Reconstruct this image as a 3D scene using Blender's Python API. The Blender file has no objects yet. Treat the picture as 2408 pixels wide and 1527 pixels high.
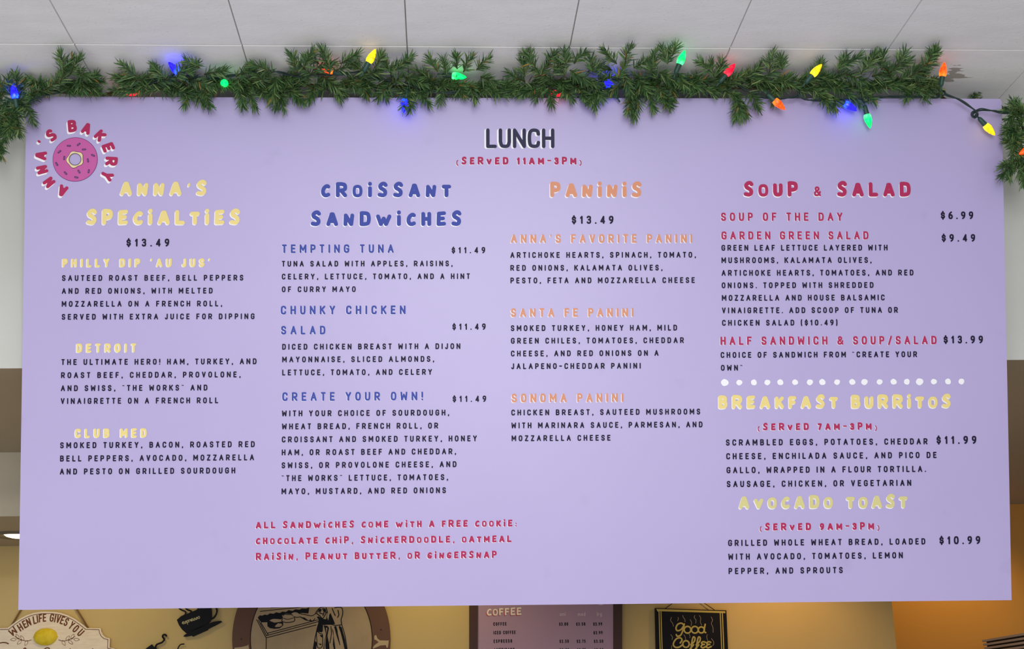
import bpy, bmesh, math, random
from mathutils import Vector, Matrix
random.seed(7)
S = bpy.context.scene
COL = S.collection
R = math.radians

# ------------------------------------------------------------------ camera
CAMZ = 1.55                       # eye height
F, CX, CY = 3000.0, 1204.0, 763.5  # focal length and centre in 2408x1527 pixels
RT = Vector((0.99829533, -0.05377336, -0.0226907))
UP = Vector((0.00658023, -0.28259838, 0.95921575))
FW = Vector((0.05799261, 0.95772991, 0.2817628))
EYE = Vector((0, 0, CAMZ))
cam = bpy.data.cameras.new('camera'); cam_o = bpy.data.objects.new('camera', cam); COL.objects.link(cam_o)
cam.sensor_width = 36; cam.lens = F / 2408 * 36; cam.clip_start = 0.05
cam_o.matrix_world = Matrix(((RT.x, UP.x, -FW.x, EYE.x), (RT.y, UP.y, -FW.y, EYE.y), (RT.z, UP.z, -FW.z, EYE.z), (0, 0, 0, 1)))
S.camera = cam_o

# ------------------------------------------------------------------ light
w = bpy.data.worlds.new('world'); S.world = w; w.use_nodes = True
w.node_tree.nodes['Background'].inputs[0].default_value = (0.80, 0.90, 1.0, 1)
w.node_tree.nodes['Background'].inputs[1].default_value = 0.22

def area(name, loc, target, sx, sy, power, color):
    l = bpy.data.lights.new(name, 'AREA'); l.shape = 'RECTANGLE'; l.size = sx; l.size_y = sy
    l.energy = power; l.color = color
    o = bpy.data.objects.new(name, l); COL.objects.link(o); o.location = loc
    o.rotation_euler = (Vector(target) - Vector(loc)).to_track_quat('-Z', 'Y').to_euler(); return o
def spot(name, loc, target, power, color, size, blend=0.8, radius=0.04):
    l = bpy.data.lights.new(name, 'SPOT'); l.energy = power; l.color = color; l.spot_size = R(size); l.spot_blend = blend
    l.shadow_soft_size = radius
    o = bpy.data.objects.new(name, l); COL.objects.link(o); o.location = loc
    o.rotation_euler = (Vector(target) - Vector(loc)).to_track_quat('-Z', 'Y').to_euler(); return o
# shop windows behind the photographer
area('shop_window_daylight', (0.12, -0.75, 2.0), (0.2, 3.0, 2.7), 0.9, 1.1, 56, (0.96, 0.96, 1.0))
area('shop_window_daylight', (-2.6, -0.3, 1.2), (-0.4, 3.0, 2.9), 1.2, 1.6, 12, (0.95, 0.97, 1.0))
# unseen lights added overhead; their bounce off the pale floor brightens the ceiling
area('added_bounce_light', (-1.3, -1.6, 3.0), (-1.3, -1.5, 0), 1.2, 1.2, 100, (0.98, 0.98, 1.0))
area('added_bounce_light', (-0.1, -1.6, 3.0), (-0.1, -1.5, 0), 1.2, 1.2, 82, (0.98, 0.98, 1.0))
# warm recessed downlights of the counter area
WARM = (1.0, 0.72, 0.30)
spot('downlight_left', (-1.22, 4.62, 2.14), (-1.30, 4.99, 1.55), 4.0, (1.0, 0.80, 0.42), 140)
spot('downlight_middle', (-0.05, 4.62, 2.13), (0.0, 4.99, 1.55), 4.8, (1.0, 0.76, 0.34), 140)
spot('downlight_right', (1.30, 4.62, 2.13), (1.30, 4.99, 1.55), 8, (1.0, 0.60, 0.22), 120)
spot('recess_downlight', (2.28, 5.35, 2.33), (2.2, 5.75, 1.55), 11, (1.0, 0.72, 0.24), 120)
S.view_settings.view_transform = 'Standard'; S.view_settings.look = 'None'
S.view_settings.gamma = 1; S.view_settings.use_curve_mapping = False
S.view_settings.exposure = 0.0

# ------------------------------------------------------------------ helpers
def lin(r, g, b):
    f = lambda c: (c / 255) / 12.92 if c / 255 <= 0.04045 else ((c / 255 + 0.055) / 1.055) ** 2.4
    return (f(r), f(g), f(b), 1)

def mat(name, col, rough=0.6, spec=0.3, metal=0.0, emit=None, estr=0.0):
    m = bpy.data.materials.new(name); m.use_nodes = True
    b = m.node_tree.nodes['Principled BSDF']
    b.inputs['Base Color'].default_value = col; b.inputs['Roughness'].default_value = rough
    b.inputs['Specular IOR Level'].default_value = spec; b.inputs['Metallic'].default_value = metal
    if emit: b.inputs['Emission Color'].default_value = emit; b.inputs['Emission Strength'].default_value = estr
    return m
def N(m, t, **kw):
    n = m.node_tree.nodes.new(t)
    for k, v in kw.items(): setattr(n, k, v)
    return n
def L(m, a, b): m.node_tree.links.new(a, b)
def bsdf(m): return m.node_tree.nodes['Principled BSDF']
def mottle(m, c0, c1, scale, detail=4, lo=0.35, hi=0.65, stretch=None, bump=0.0, bscale=60):
    tc = N(m, 'ShaderNodeTexCoord'); n = N(m, 'ShaderNodeTexNoise'); r = N(m, 'ShaderNodeValToRGB')
    src = tc.outputs['Object']
    if stretch:
        mp = N(m, 'ShaderNodeMapping'); mp.inputs['Scale'].default_value = stretch; L(m, src, mp.inputs[0]); src = mp.outputs[0]
    n.inputs['Scale'].default_value = scale; n.inputs['Detail'].default_value = detail
    L(m, src, n.inputs['Vector']); L(m, n.outputs[0], r.inputs[0]); L(m, r.outputs[0], bsdf(m).inputs['Base Color'])
    r.color_ramp.elements[0].position = lo; r.color_ramp.elements[1].position = hi
    r.color_ramp.elements[0].color = c0; r.color_ramp.elements[1].color = c1
    if bump:
        n2 = N(m, 'ShaderNodeTexNoise'); n2.inputs['Scale'].default_value = bscale; n2.inputs['Detail'].default_value = 5
        bp = N(m, 'ShaderNodeBump'); bp.inputs['Strength'].default_value = bump; bp.inputs['Distance'].default_value = 0.002
        L(m, src, n2.inputs['Vector']); L(m, n2.outputs[0], bp.inputs['Height']); L(m, bp.outputs[0], bsdf(m).inputs['Normal'])
    return r

class MB:
    """collects geometry (world coordinates) for ONE mesh object"""
    def __init__(s): s.v = []; s.f = []; s.mi = []; s.smooth = []
    def add(s, vs, fs, mi=0, smooth=False):
        o = len(s.v); s.v += [Vector(p) for p in vs]
        for f in fs: s.f.append([i + o for i in f]); s.mi.append(mi); s.smooth.append(smooth)
    def box(s, a, b, mi=0):
        (x0, y0, z0), (x1, y1, z1) = a, b
        s.add([(x0,y0,z0),(x1,y0,z0),(x1,y1,z0),(x0,y1,z0),(x0,y0,z1),(x1,y0,z1),(x1,y1,z1),(x0,y1,z1)],
              [(0,3,2,1),(4,5,6,7),(0,1,5,4),(1,2,6,5),(2,3,7,6),(3,0,4,7)], mi)
    def tube(s, pts, r, n=8, mi=0, cap=True, smooth=True):
        pts = [Vector(p) for p in pts]; rs = r if isinstance(r, (list, tuple)) else [r] * len(pts)
        up = Vector((0.13, 0.21, 0.97)); rings = []
        for i, p in enumerate(pts):
            d = (pts[min(i + 1, len(pts) - 1)] - pts[max(i - 1, 0)]).normalized()
            a = d.cross(up)
            if a.length < 1e-3: a = d.cross(Vector((1, 0, 0)))
            a.normalize(); b = d.cross(a); up = a.cross(d)
            rings.append([p + (a * math.cos(2*math.pi*k/n) + b * math.sin(2*math.pi*k/n)) * rs[i] for k in range(n)])
        vs = [q for g in rings for q in g]; fs = []
        for i in range(len(pts) - 1):
            for k in range(n): fs.append((i*n+k, i*n+(k+1) % n, (i+1)*n+(k+1) % n, (i+1)*n+k))
        if cap: fs += [tuple(range(n))[::-1], tuple((len(pts)-1)*n + k for k in range(n))]
        s.add(vs, fs, mi, smooth)
    def prism(s, front, off, mi=0, mi_side=None):
        """extrude the front outline (3D points) by vector off"""
        n = len(front); off = Vector(off); f = [Vector(p) for p in front]
        s.add(f, [tuple(range(n))], mi)
        s.add([p + off for p in f], [tuple(range(n))[::-1]], mi)
        for i in range(n):
            j = (i + 1) % n; s.add([f[i], f[j], f[j] + off, f[i] + off], [(0, 1, 2, 3)], mi if mi_side is None else mi_side)
    def build(s, name, mats, parent=None, label=None, fixn=False):
        me = bpy.data.meshes.new(name)
        o = bpy.data.objects.new(name, me); COL.objects.link(o)
        vs = s.v
        if parent is not None:
            o.parent = parent
            inv = ROOTS[parent.name].inverted(); ROOTS[o.name] = ROOTS[parent.name]
            vs = [inv @ p for p in vs]
        else: ROOTS[o.name] = Matrix.Identity(4)
        me.from_pydata([tuple(p) for p in vs], [], s.f)
        ms = mats if isinstance(mats, (list, tuple)) else [mats]
        for m in ms: me.materials.append(m)
        me.polygons.foreach_set('material_index', s.mi); me.polygons.foreach_set('use_smooth', s.smooth)
        me.update()
        if fixn:
            bm = bmesh.new(); bm.from_mesh(me); bmesh.ops.remove_doubles(bm, verts=bm.verts, dist=1e-5)
            bmesh.ops.recalc_face_normals(bm, faces=bm.faces); bm.to_mesh(me); bm.free()
        if label: o['label'] = label
        return o
ROOTS = {}
def thing(name, label, cat, M, group=None):
    o = bpy.data.objects.new(name, None); COL.objects.link(o); o.empty_display_size = 0.05
    if not isinstance(M, Matrix): M = Matrix.Translation(M)
    o.matrix_world = M; ROOTS[o.name] = M
    return tag(o, label, cat, group)
def tag(o, label, cat, group=None):
    o['label'] = label; o['category'] = cat
    if group: o['group'] = group
    return o
def structure(o): o['kind'] = 'structure'; return o

def ray(x, y): return RT * ((x - CX) / F) - UP * ((y - CY) / F) + FW
def on_plane(x, y, p, n): d = ray(x, y); return EYE + d * (((Vector(p) - EYE).dot(n)) / d.dot(n))

# ------------------------------------------------------------------ flat lettering
def catmull(p, seg=5):
    if len(p) < 3: return p
    closed = (abs(p[0][0] - p[-1][0]) + abs(p[0][1] - p[-1][1])) < 1e-9
    q = [p[-2]] + p + [p[1]] if closed else [(2*p[0][0]-p[1][0], 2*p[0][1]-p[1][1])] + p + [(2*p[-1][0]-p[-2][0], 2*p[-1][1]-p[-2][1])]
    out = []
    for i in range(1, len(q) - 2):
        a, b, c, d = q[i-1:i+3]
        for k in range(seg):
            t = k / seg
            out.append(tuple(0.5 * (2*b[j] + (c[j]-a[j])*t + (2*a[j]-5*b[j]+4*c[j]-d[j])*t*t + (3*b[j]-a[j]-3*c[j]+d[j])*t**3) for j in (0, 1)))
    out.append(p[-1]); return out

GL = {  # width factor, strokes on a unit skeleton; ~ marks a smooth stroke
 'A': (.70, "0,0 .5,1 1,0|.2,.34 .8,.34"), 'B': (.62, "0,0 0,1 .5,1|~.5,1 .86,.94 .92,.76 .84,.58 .5,.53|0,.53 .5,.53|~.5,.53 .9,.48 1,.27 .9,.06 .5,0|.5,0 0,0"),
 'C': (.62, "~1,.76 .9,.94 .5,1 .12,.92 0,.68 0,.32 .12,.08 .5,0 .9,.06 1,.24"), 'D': (.63, "0,0 0,1 .42,1|~.42,1 .85,.93 1,.66 1,.34 .85,.07 .42,0|.42,0 0,0"),
 'E': (.56, "1,1 0,1 0,0 1,0|0,.52 .85,.52"), 'F': (.55, "1,1 0,1 0,0|0,.5 .85,.5"), 'G': (.64, "~1,.78 .88,.95 .5,1 .12,.92 0,.68 0,.32 .12,.08 .5,0 .88,.06 1,.26|1,.26 1,.47 .62,.47"),
 'H': (.63, "0,0 0,1|1,0 1,1|0,.5 1,.5"), 'I': (.2, ".5,0 .5,1"), 'J': (.5, "1,1 1,.25|~1,.25 .88,.05 .5,0 .14,.03 0,.18"),
 'K': (.64, "0,0 0,1|1,1 .1,.45|.35,.6 1,0"), 'L': (.54, "0,1 0,0 1,0"), 'M': (.78, "0,0 0,1 .5,.3 1,1 1,0"), 'N': (.66, "0,0 0,1 1,0 1,1"),
 'O': (.63, "~.5,1 .15,.93 0,.68 0,.32 .15,.07 .5,0 .85,.07 1,.32 1,.68 .85,.93 .5,1"), 'P': (.60, "0,0 0,1 .48,1|~.48,1 .9,.93 1,.71 .9,.5 .48,.42|.48,.42 0,.42"),
 'Q': (.63, "~.5,1 .15,.93 0,.68 0,.32 .15,.07 .5,0 .85,.07 1,.32 1,.68 .85,.93 .5,1|.6,.3 1,0"), 'R': (.64, "0,0 0,1 .48,1|~.48,1 .9,.93 1,.72 .9,.51 .48,.43|.48,.43 0,.43|.45,.43 1,0"),
 'S': (.60, "~.97,.8 .82,.96 .5,1 .14,.94 .02,.75 .15,.57 .5,.5 .86,.42 1,.25 .86,.06 .5,0 .16,.04 .02,.2"), 'T': (.56, "0,1 1,1|.5,1 .5,0"),
 'U': (.62, "0,1 0,.3|~0,.3 .14,.06 .5,0 .86,.06 1,.3|1,.3 1,1"), 'V': (.64, "0,1 .5,0 1,1"), 'W': (.80, "0,1 .12,0 .5,.72 .88,0 1,1"), 'X': (.64, "0,0 1,1|0,1 1,0"),
 'Y': (.64, "0,1 .5,.46 1,1|.5,.46 .5,0"), 'Z': (.60, "0,1 1,1 0,0 1,0"),
 '0': (.60, "~.5,1 .15,.93 0,.68 0,.32 .15,.07 .5,0 .85,.07 1,.32 1,.68 .85,.93 .5,1"), '1': (.36, "0,.78 .85,1 .85,0"), '2': (.58, "~.02,.78 .15,.96 .5,1 .88,.94 .97,.72 .8,.48 .4,.22 0,0|0,0 1,0"),
 '3': (.56, "~0,.86 .22,1 .6,1 .92,.93 .95,.73 .8,.56 .4,.53|~.4,.53 .85,.48 1,.27 .88,.06 .5,0 .2,.02 0,.14"), '4': (.60, ".78,0 .78,1 0,.24 1,.24"), '5': (.56, ".95,1 .12,1 .05,.56|~.05,.56 .4,.63 .85,.56 1,.3 .86,.06 .45,0 .1,.05 0,.15"),
 '6': (.58, "~.75,1 .3,.82 .03,.5 .02,.25 .15,.06 .5,0 .86,.06 1,.28 .88,.5 .5,.56 .15,.48 .02,.28"), '7': (.56, "0,1 1,1 .35,0"), '9': (.58, "~.97,.66 .8,.47 .48,.43 .12,.5 0,.72 .13,.94 .5,1 .87,.94 .98,.72 .92,.4 .7,.15 .3,0"),
 '$': (.56, "~.97,.72 .82,.86 .5,.9 .14,.84 .02,.68 .15,.55 .5,.5 .86,.44 1,.3 .86,.14 .5,.1 .16,.14 .02,.26|.5,1.1 .5,.85|.5,.15 .5,-.1"),
 '&': (.74, "~1,0 .55,.4 .2,.7 .25,.93 .5,1 .72,.9 .7,.7 .35,.5 .05,.3 .12,.05 .45,0 .8,.14 1,.42"), '!': (.2, ".5,1 .5,.38|.5,0 .5,.001"), '.': (.2, ".5,0 .5,.001"), ',': (.24, ".75,.04 .3,-.15"),
 "'": (.22, ".6,1 .4,.82"), '"': (.36, "0,.96 .3,.9|.7,.96 1,.9"), '-': (.5, "0,.5 1,.5"), '/': (.5, "0,-.1 1,1.05"), '(': (.26, "~1,1.1 .1,.8 .1,.2 1,-.12"), ')': (.26, "~0,1.1 .9,.8 .9,.2 0,-.12"),
 ':': (.2, ".5,0 .5,.001|.5,.4 .5,.401"), 'i': (.26, ".5,0 .5,.62|.45,.97 .6,1"),
 's': (.5, "~.95,.5 .5,.6 .1,.48 .5,.32 .95,.15 .5,0 .05,.1"), 'm': (.75, "0,0 0,.6|~0,.4 .2,.6 .45,.5 .5,0|~.5,.4 .7,.6 .95,.5 1,0"), 'l': (.2, ".5,0 .5,1"), 'e': (.5, "~.05,.32 .95,.34 .8,.58 .4,.6 .02,.35 .2,.04 .6,0 .95,.12"),
 'd': (.5, "~1,.5 .5,.6 .05,.35 .2,.03 .6,.02 1,.2|1,1 1,0"), 'r': (.4, "0,0 0,.6|~0,.35 .4,.6 1,.58"), 'g': (.5, "~1,.5 .5,.6 .05,.35 .2,.03 .6,.02 1,.2|~1,.6 1,-.1 .6,-.32 .1,-.22"),
}
BOLD_H = dict(S=1, R=.98, P=.99, B=.96, E=.94, D=.95, A=.88, N=.80, T=.81, C=.85, H=.9, L=.92, O=.80, U=.85, K=.86, F=.88, M=.86, G=.85, V=.72, W=.74)
BOLD_W = dict(A=.74, N=.68, R=.72, O=.62, S=.64, T=.60, C=.60, D=.70, W=.97, H=.63, E=.60, P=.66, L=.60, M=.78, B=.64, i=.27, V=.66)
BOLD_GL = {'S': "~1,.88 .8,1 .42,.98 .1,.80 .22,.62 .62,.50 .92,.32 .86,.1 .55,0 0,.05", 'C': "~1,.93 .75,1 .35,.86 .04,.55 .06,.24 .32,.03 .7,0 1,.08", 'E': "1,1 .05,.96 0,0 1,.03|.05,.5 .8,.52", 'A': "0,0 .42,1 .58,1 1,0|.25,.3 .78,.3",
 'N': "0,0 .05,1 .85,0 1,1", 'W': "0,1 .25,0 .5,.72 .7,0 1,1", 'G': "~1,.9 .7,1 .3,.88 0,.5 .1,.15 .45,0 .8,.06 1,.3|1,.3 .6,.42"}
_parsed = {}
def glyph(c, bold=False):
    if bold and c in BOLD_GL:
        if 'b' + c not in _parsed:
            w0, d0 = GL[c]; GL['b' + c] = (w0, BOLD_GL[c])
        c = 'b' + c
    return _glyph(c)
def _glyph(c):
    if c not in _parsed:
        wf, d = GL[c]; st = []
        for s in d.split('|'):
            sm = s[0] == '~'; pts = [tuple(float(t) for t in q.split(',')) for q in s.lstrip('~').split()]
            st.append((sm, pts))
        _parsed[c] = (wf, st)
    return _parsed[c]

class Flat:
    """lettering and line art laid on a plane: P0 + u*eu + v*ev, lifted along nrm"""
    def __init__(s, P0, eu, ev, nrm, lift=0.0004):
        s.P0, s.eu, s.ev, s.n, s.lift = Vector(P0), Vector(eu), Vector(ev), Vector(nrm), lift; s.mb = MB(); s.k = 0
    def at(s, u, v, h=0): return s.P0 + s.eu * u + s.ev * v + s.n * h
    def poly(s, pts, mi=0, layer=0):
        s.k += 1; h = s.lift * (1 + layer) + 1.2e-5 * (s.k % 24)
        a = sum(pts[i][0]*pts[(i+1) % len(pts)][1] - pts[(i+1) % len(pts)][0]*pts[i][1] for i in range(len(pts)))
        if a < 0: pts = pts[::-1]
        s.mb.add([s.at(u, v, h) for u, v in pts], [tuple(range(len(pts)))], mi)
    def disc(s, c, r, mi=0, layer=0, n=16, ry=None):
        s.poly([(c[0] + r*math.cos(2*math.pi*i/n), c[1] + (ry or r)*math.sin(2*math.pi*i/n)) for i in range(n)], mi, layer)
    def ring(s, c, r0, r1, mi=0, layer=0, n=48, f0=None):
        s.k += 1; h = s.lift * (1 + layer) + 1.2e-5 * (s.k % 24); vs = []
        for i in range(n):
            a = 2*math.pi*i/n; q = f0(a) if f0 else 1
            vs += [s.at(c[0]+r0*math.cos(a), c[1]+r0*math.sin(a), h), s.at(c[0]+r1*q*math.cos(a), c[1]+r1*q*math.sin(a), h)]
        s.mb.add(vs, [(2*i, 2*i+1, (2*i+3) % (2*n), (2*i+2) % (2*n)) for i in range(n)], mi)
    def stroke(s, pts, r, mi=0, layer=0):
        # break at sharp corners, each piece a ribbon with round ends
        q = [pts[0]]
        for p in pts[1:]:
            if math.hypot(p[0]-q[-1][0], p[1]-q[-1][1]) > 1e-7: q.append(p)
        if len(q) < 2: return s.disc(q[0], r, mi, layer, 10)
        piece = [q[0]]
        for i in range(1, len(q)):
            piece.append(q[i])
            if i < len(q) - 1:
                a = math.atan2(q[i][1]-q[i-1][1], q[i][0]-q[i-1][0]); b = math.atan2(q[i+1][1]-q[i][1], q[i+1][0]-q[i][0])
                if abs((b - a + math.pi) % (2*math.pi) - math.pi) > 0.7: s._rib(piece, r, mi, layer); piece = [q[i]]
        s._rib(piece, r, mi, layer)
    def _rib(s, p, r, mi, layer):
        s.k += 1; h = s.lift * (1 + layer) + 1.2e-5 * (s.k % 24); n = len(p); Lf = []; Rt = []
        closed = n > 3 and math.hypot(p[0][0]-p[-1][0], p[0][1]-p[-1][1]) < 1e-7
        for i in range(n):
            a, b = p[max(i-1, 0)], p[min(i+1, n-1)]
            if closed and i in (0, n-1): a, b = p[-2], p[1]
            d = math.hypot(b[0]-a[0], b[1]-a[1]) or 1
            nx, ny = -(b[1]-a[1])/d, (b[0]-a[0])/d
            Lf.append((p[i][0]+nx*r, p[i][1]+ny*r)); Rt.append((p[i][0]-nx*r, p[i][1]-ny*r))
        vs = Lf + Rt; fs = [(i, n+i, n+i+1, i+1) for i in range(n-1)]
        def cap(c, frm):
            a0 = math.atan2(frm[1]-c[1], frm[0]-c[0]); return [(c[0]+r*math.cos(a0+math.pi*k/6), c[1]+r*math.sin(a0+math.pi*k/6)) for k in range(1, 6)]
        hs = [h + 3e-6*i for i in range(n)] * 2
        if closed: s.mb.add([s.at(u, v, z) for (u, v), z in zip(vs, hs)], fs, mi); return
        hs += [h]*5 + [hs[n-1]]*5
        o = len(vs); vs += cap(p[0], Lf[0]); fs.append(tuple([0] + list(range(o, o+5)) + [n]))
        o = len(vs); vs += cap(p[-1], Rt[-1]); fs.append(tuple([2*n-1] + list(range(o, o+5)) + [n-1]))
        s.mb.add([s.at(u, v, z) for (u, v), z in zip(vs, hs)], fs, mi)
    def char(s, c, u, v, hgt, wid, r, mi=0, layer=0, M=None, off=(0, 0), bold=False):
        ca, sa = (math.cos(M), math.sin(M)) if M is not None else (1, 0)
        for sm, pts in glyph(c, bold)[1]:
            q = catmull(pts, 4) if sm else pts
            out = []
            for x, y in q:
                X = (r + x*(wid-2*r)) if wid > 2*r else wid/2; Y = r + y*(hgt-2*r)
                if M is not None: X -= wid/2; Y -= hgt/2
                out.append((u + X*ca - Y*sa + off[0], v + X*sa + Y*ca + off[1]))
            s.stroke(out, r, mi, layer)
    def text(s, t, W, h, bold=False, stroke=.2, mi=0, shadow=None, u0=0, v0=0, jig=0, wmul=1):
        """t set to span exactly W; shadow = (du, dv) of a pale copy underneath in material 1"""
        ws = []
        for c in t:
            if c == ' ': ws.append(.30*h); continue
            wf = glyph(c)[0]
            if bold: wf = BOLD_W.get(c, max(wf, .26))
            ws.append(max(wf*wmul, stroke)*h)
        tr = (W - sum(ws)) / max(len(t) - 1, 1); u = u0
        for c, wd in zip(t, ws):
            if c != ' ':
                hh = h; rr = stroke*h/2; vv = v0
                if bold:
                    hh = h * BOLD_H.get(c, .9 if c.isdigit() else 1)
                    if c in '()': hh = h*.62; rr *= .5; vv = v0 - .1*h
                    if c in '-:,&': rr *= .72
                    if c in 'O': rr *= .80
                    if c in "'": rr *= .5; hh = h*.8; vv = v0
                elif c in '"': rr *= .55
                elif c in "'": rr *= .7
                if shadow:
                    k = 3 if max(abs(shadow[0]), abs(shadow[1])) > .12*h else 2
                    for q in range(1, k+1): s.char(c, u, vv, hh, wd, rr, 1, 0, None, (shadow[0]*q/k, shadow[1]*q/k), bold)
                s.char(c, u, vv, hh, wd, rr, mi, 1, None, (0, 0), bold)
            u += wd + tr
    def build(s, name, mats, parent, label=None): return s.mb.build(name, mats, parent, label)

# ------------------------------------------------------------------ the setting
YW, ZS, ZC = 3.115, CAMZ + .812, CAMZ + 1.49        # soffit face, its underside, ceiling
Y2, Z2, Y3, YR = 4.2, CAMZ + .602, 4.99, 5.75
XC = 1.759
tile = mat('ceiling_tile', lin(226, 224, 219), .9, .1)
rp = mottle(tile, lin(234, 233, 230), lin(241, 240, 237), 9, 6, .3, .7, (1, 3, 1), .25, 90)
# small pits in the tiles and a peeling patch near the right end of the board
vo = N(tile, 'ShaderNodeTexVoronoi'); vo.inputs['Scale'].default_value = 55; tcx = N(tile, 'ShaderNodeTexCoord'); L(tile, tcx.outputs['Object'], vo.inputs['Vector'])
lt = N(tile, 'ShaderNodeMath', operation='LESS_THAN'); lt.inputs[1].default_value = .09; L(tile, vo.outputs['Distance'], lt.inputs[0])
mx = N(tile, 'ShaderNodeMixRGB'); mx.blend_type = 'MULTIPLY'; mx.inputs['Color2'].default_value = (.72, .7, .68, 1)
ml = N(tile, 'ShaderNodeMath', operation='MULTIPLY'); ml.inputs[1].default_value = .5; L(tile, lt.outputs[0], ml.inputs[0]); L(tile, ml.outputs[0], mx.inputs['Fac'])
L(tile, rp.outputs[0], mx.inputs['Color1'])
sep = N(tile, 'ShaderNodeSeparateXYZ'); L(tile, tcx.outputs['Object'], sep.inputs[0])
def band(m, sock, c, wd):
    a = N(m, 'ShaderNodeMath', operation='SUBTRACT'); a.inputs[1].default_value = c; L(m, sock, a.inputs[0])
    b = N(m, 'ShaderNodeMath', operation='ABSOLUTE'); L(m, a.outputs[0], b.inputs[0])
    d = N(m, 'ShaderNodeMapRange'); d.inputs['From Min'].default_value = 0; d.inputs['From Max'].default_value = wd; d.inputs['To Min'].default_value = 1; d.inputs['To Max'].default_value = 0
    L(m, b.outputs[0], d.inputs['Value']); return d.outputs[0]
bx, by = band(tile, sep.outputs['X'], 1.30, .085), band(tile, sep.outputs['Y'], 2.855, .12)
mm = N(tile, 'ShaderNodeMath', operation='MULTIPLY'); L(tile, bx, mm.inputs[0]); L(tile, by, mm.inputs[1])
mp = N(tile, 'ShaderNodeMapping'); mp.inputs['Scale'].default_value = (14, 42, 1); L(tile, tcx.outputs['Object'], mp.inputs[0])
nz = N(tile, 'ShaderNodeTexNoise'); nz.inputs['Scale'].default_value = 1.0; nz.inputs['Detail'].default_value = 3; L(tile, mp.outputs[0], nz.inputs['Vector'])
ad = N(tile, 'ShaderNodeMath', operation='MULTIPLY_ADD'); ad.inputs[1].default_value = .46; L(tile, mm.outputs[0], ad.inputs[0]); L(tile, nz.outputs[0], ad.inputs[2])
gt = N(tile, 'ShaderNodeMath', operation='GREATER_THAN'); gt.inputs[1].default_value = .80; L(tile, ad.outputs[0], gt.inputs[0])
mx2 = N(tile, 'ShaderNodeMixRGB'); mx2.inputs['Color2'].default_value = lin(172, 166, 156); L(tile, gt.outputs[0], mx2.inputs['Fac']); L(tile, mx.outputs[0], mx2.inputs['Color1'])
L(tile, mx2.outputs[0], bsdf(tile).inputs['Base Color'])
groove = mat('tile_joint_shadow_gap', lin(176, 174, 168), .9, .1)
edge_w = mat('tile_edge_white', lin(250, 249, 246), .8, .1)

m = MB()                                                   # tiled ceiling: bevel-edged tiles with open joints
JX = [-0.843 + .3872*k for k in range(-8, 12)]; JY = [2.722 + .387*k for k in range(-11, 2)]
g, gy = .0016, .0030
for i in range(len(JX) - 1):
    for j in range(len(JY) - 1):
        x0, x1, y0, y1 = JX[i]+g, JX[i+1]-g, JY[j]+gy, min(JY[j+1]-gy, YW)
        m.add([(x0,y0,ZC),(x1,y0,ZC),(x1,y1,ZC),(x0,y1,ZC)], [(0, 3, 2, 1)], 0)
        for a, b in (((x0,y0),(x1,y0)), ((x1,y0),(x1,y1)), ((x1,y1),(x0,y1)), ((x0,y1),(x0,y0))):
            m.add([(a[0],a[1],ZC),(b[0],b[1],ZC),(b[0],b[1],ZC+.006),(a[0],a[1],ZC+.006)], [(0,1,2,3)], 2)
m.box((JX[0], JY[0], ZC+.006), (JX[-1], YR+.2, ZC+.1), 1)
structure(m.build('ceiling', [tile, groove, edge_w]))

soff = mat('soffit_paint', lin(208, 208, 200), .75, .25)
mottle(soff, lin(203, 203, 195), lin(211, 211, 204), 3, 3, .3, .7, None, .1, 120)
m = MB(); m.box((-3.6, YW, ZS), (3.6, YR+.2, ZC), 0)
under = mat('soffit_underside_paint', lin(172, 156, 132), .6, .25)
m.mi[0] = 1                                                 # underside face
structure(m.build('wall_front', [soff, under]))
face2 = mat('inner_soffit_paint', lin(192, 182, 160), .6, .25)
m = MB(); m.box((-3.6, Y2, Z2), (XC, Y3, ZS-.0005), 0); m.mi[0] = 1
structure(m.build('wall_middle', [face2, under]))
wallp = mat('back_wall_paint', lin(206, 176, 112), .6, .25)
mottle(wallp, lin(202, 176, 118), lin(209, 184, 127), 2.2, 3)
m = MB(); m.box((-3.6, Y3, 0), (XC, YR+.1, ZS-.0005))
structure(m.build('wall_back', wallp))
gold = mat('recess_wall_paint', lin(200, 140, 62), .5, .35)
m = MB(); m.box((XC, YR, 0), (3.6, YR+.2, ZS-.0005)); structure(m.build('wall_recess', gold))
fl = mat('floor_tile', lin(168, 160, 150), .5, .3); mottle(fl, lin(190, 188, 184), lin(208, 206, 202), 3)
m = MB(); m.box((-3.6, -4, -.1), (3.6, YR+.2, 0)); structure(m.build('floor', fl))

# ------------------------------------------------------------------ menu board
BTL = Vector((-1.01196, 2.92613, 1.45594 + CAMZ)); EW = Vector((0.99963, -0.02620, -0.01115)).normalized()
EH = Vector((-0.00331, 0.23081, -0.97299)); EH = (EH - EW * EH.dot(EW)).normalized(); BN = EH.cross(EW).normalized()
if BN.y > 0: BN = -BN
BW, BH, BT = 2.44, 1.25578, .012
BM = Matrix((tuple(EW) + (0,), tuple(-EH) + (0,), tuple(BN) + (0,), (0, 0, 0, 1))).transposed()
BM = Matrix.Translation(BTL + EW*BW/2 + EH*BH/2) @ BM
def bp(x, y): return on_plane(x, y, BTL, BN)
def bo(u, v, h=0): return BTL + EW*u + EH*v + BN*h
board = thing('menu_board', 'big lavender lunch menu board with coloured lettering, hung under the ceiling', 'menu board', BM)
lav = mat('lavender_vinyl', lin(206, 188, 236), .42, .6)
rb = mottle(lav, lin(184, 172, 217), lin(188, 176, 221), 1.6, 3, .3, .7)
nz = N(lav, 'ShaderNodeTexNoise'); nz.inputs['Scale'].default_value = 7; nz.inputs['Detail'].default_value = 5; tcl = N(lav, 'ShaderNodeTexCoord'); L(lav, tcl.outputs['Object'], nz.inputs['Vector'])
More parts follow.
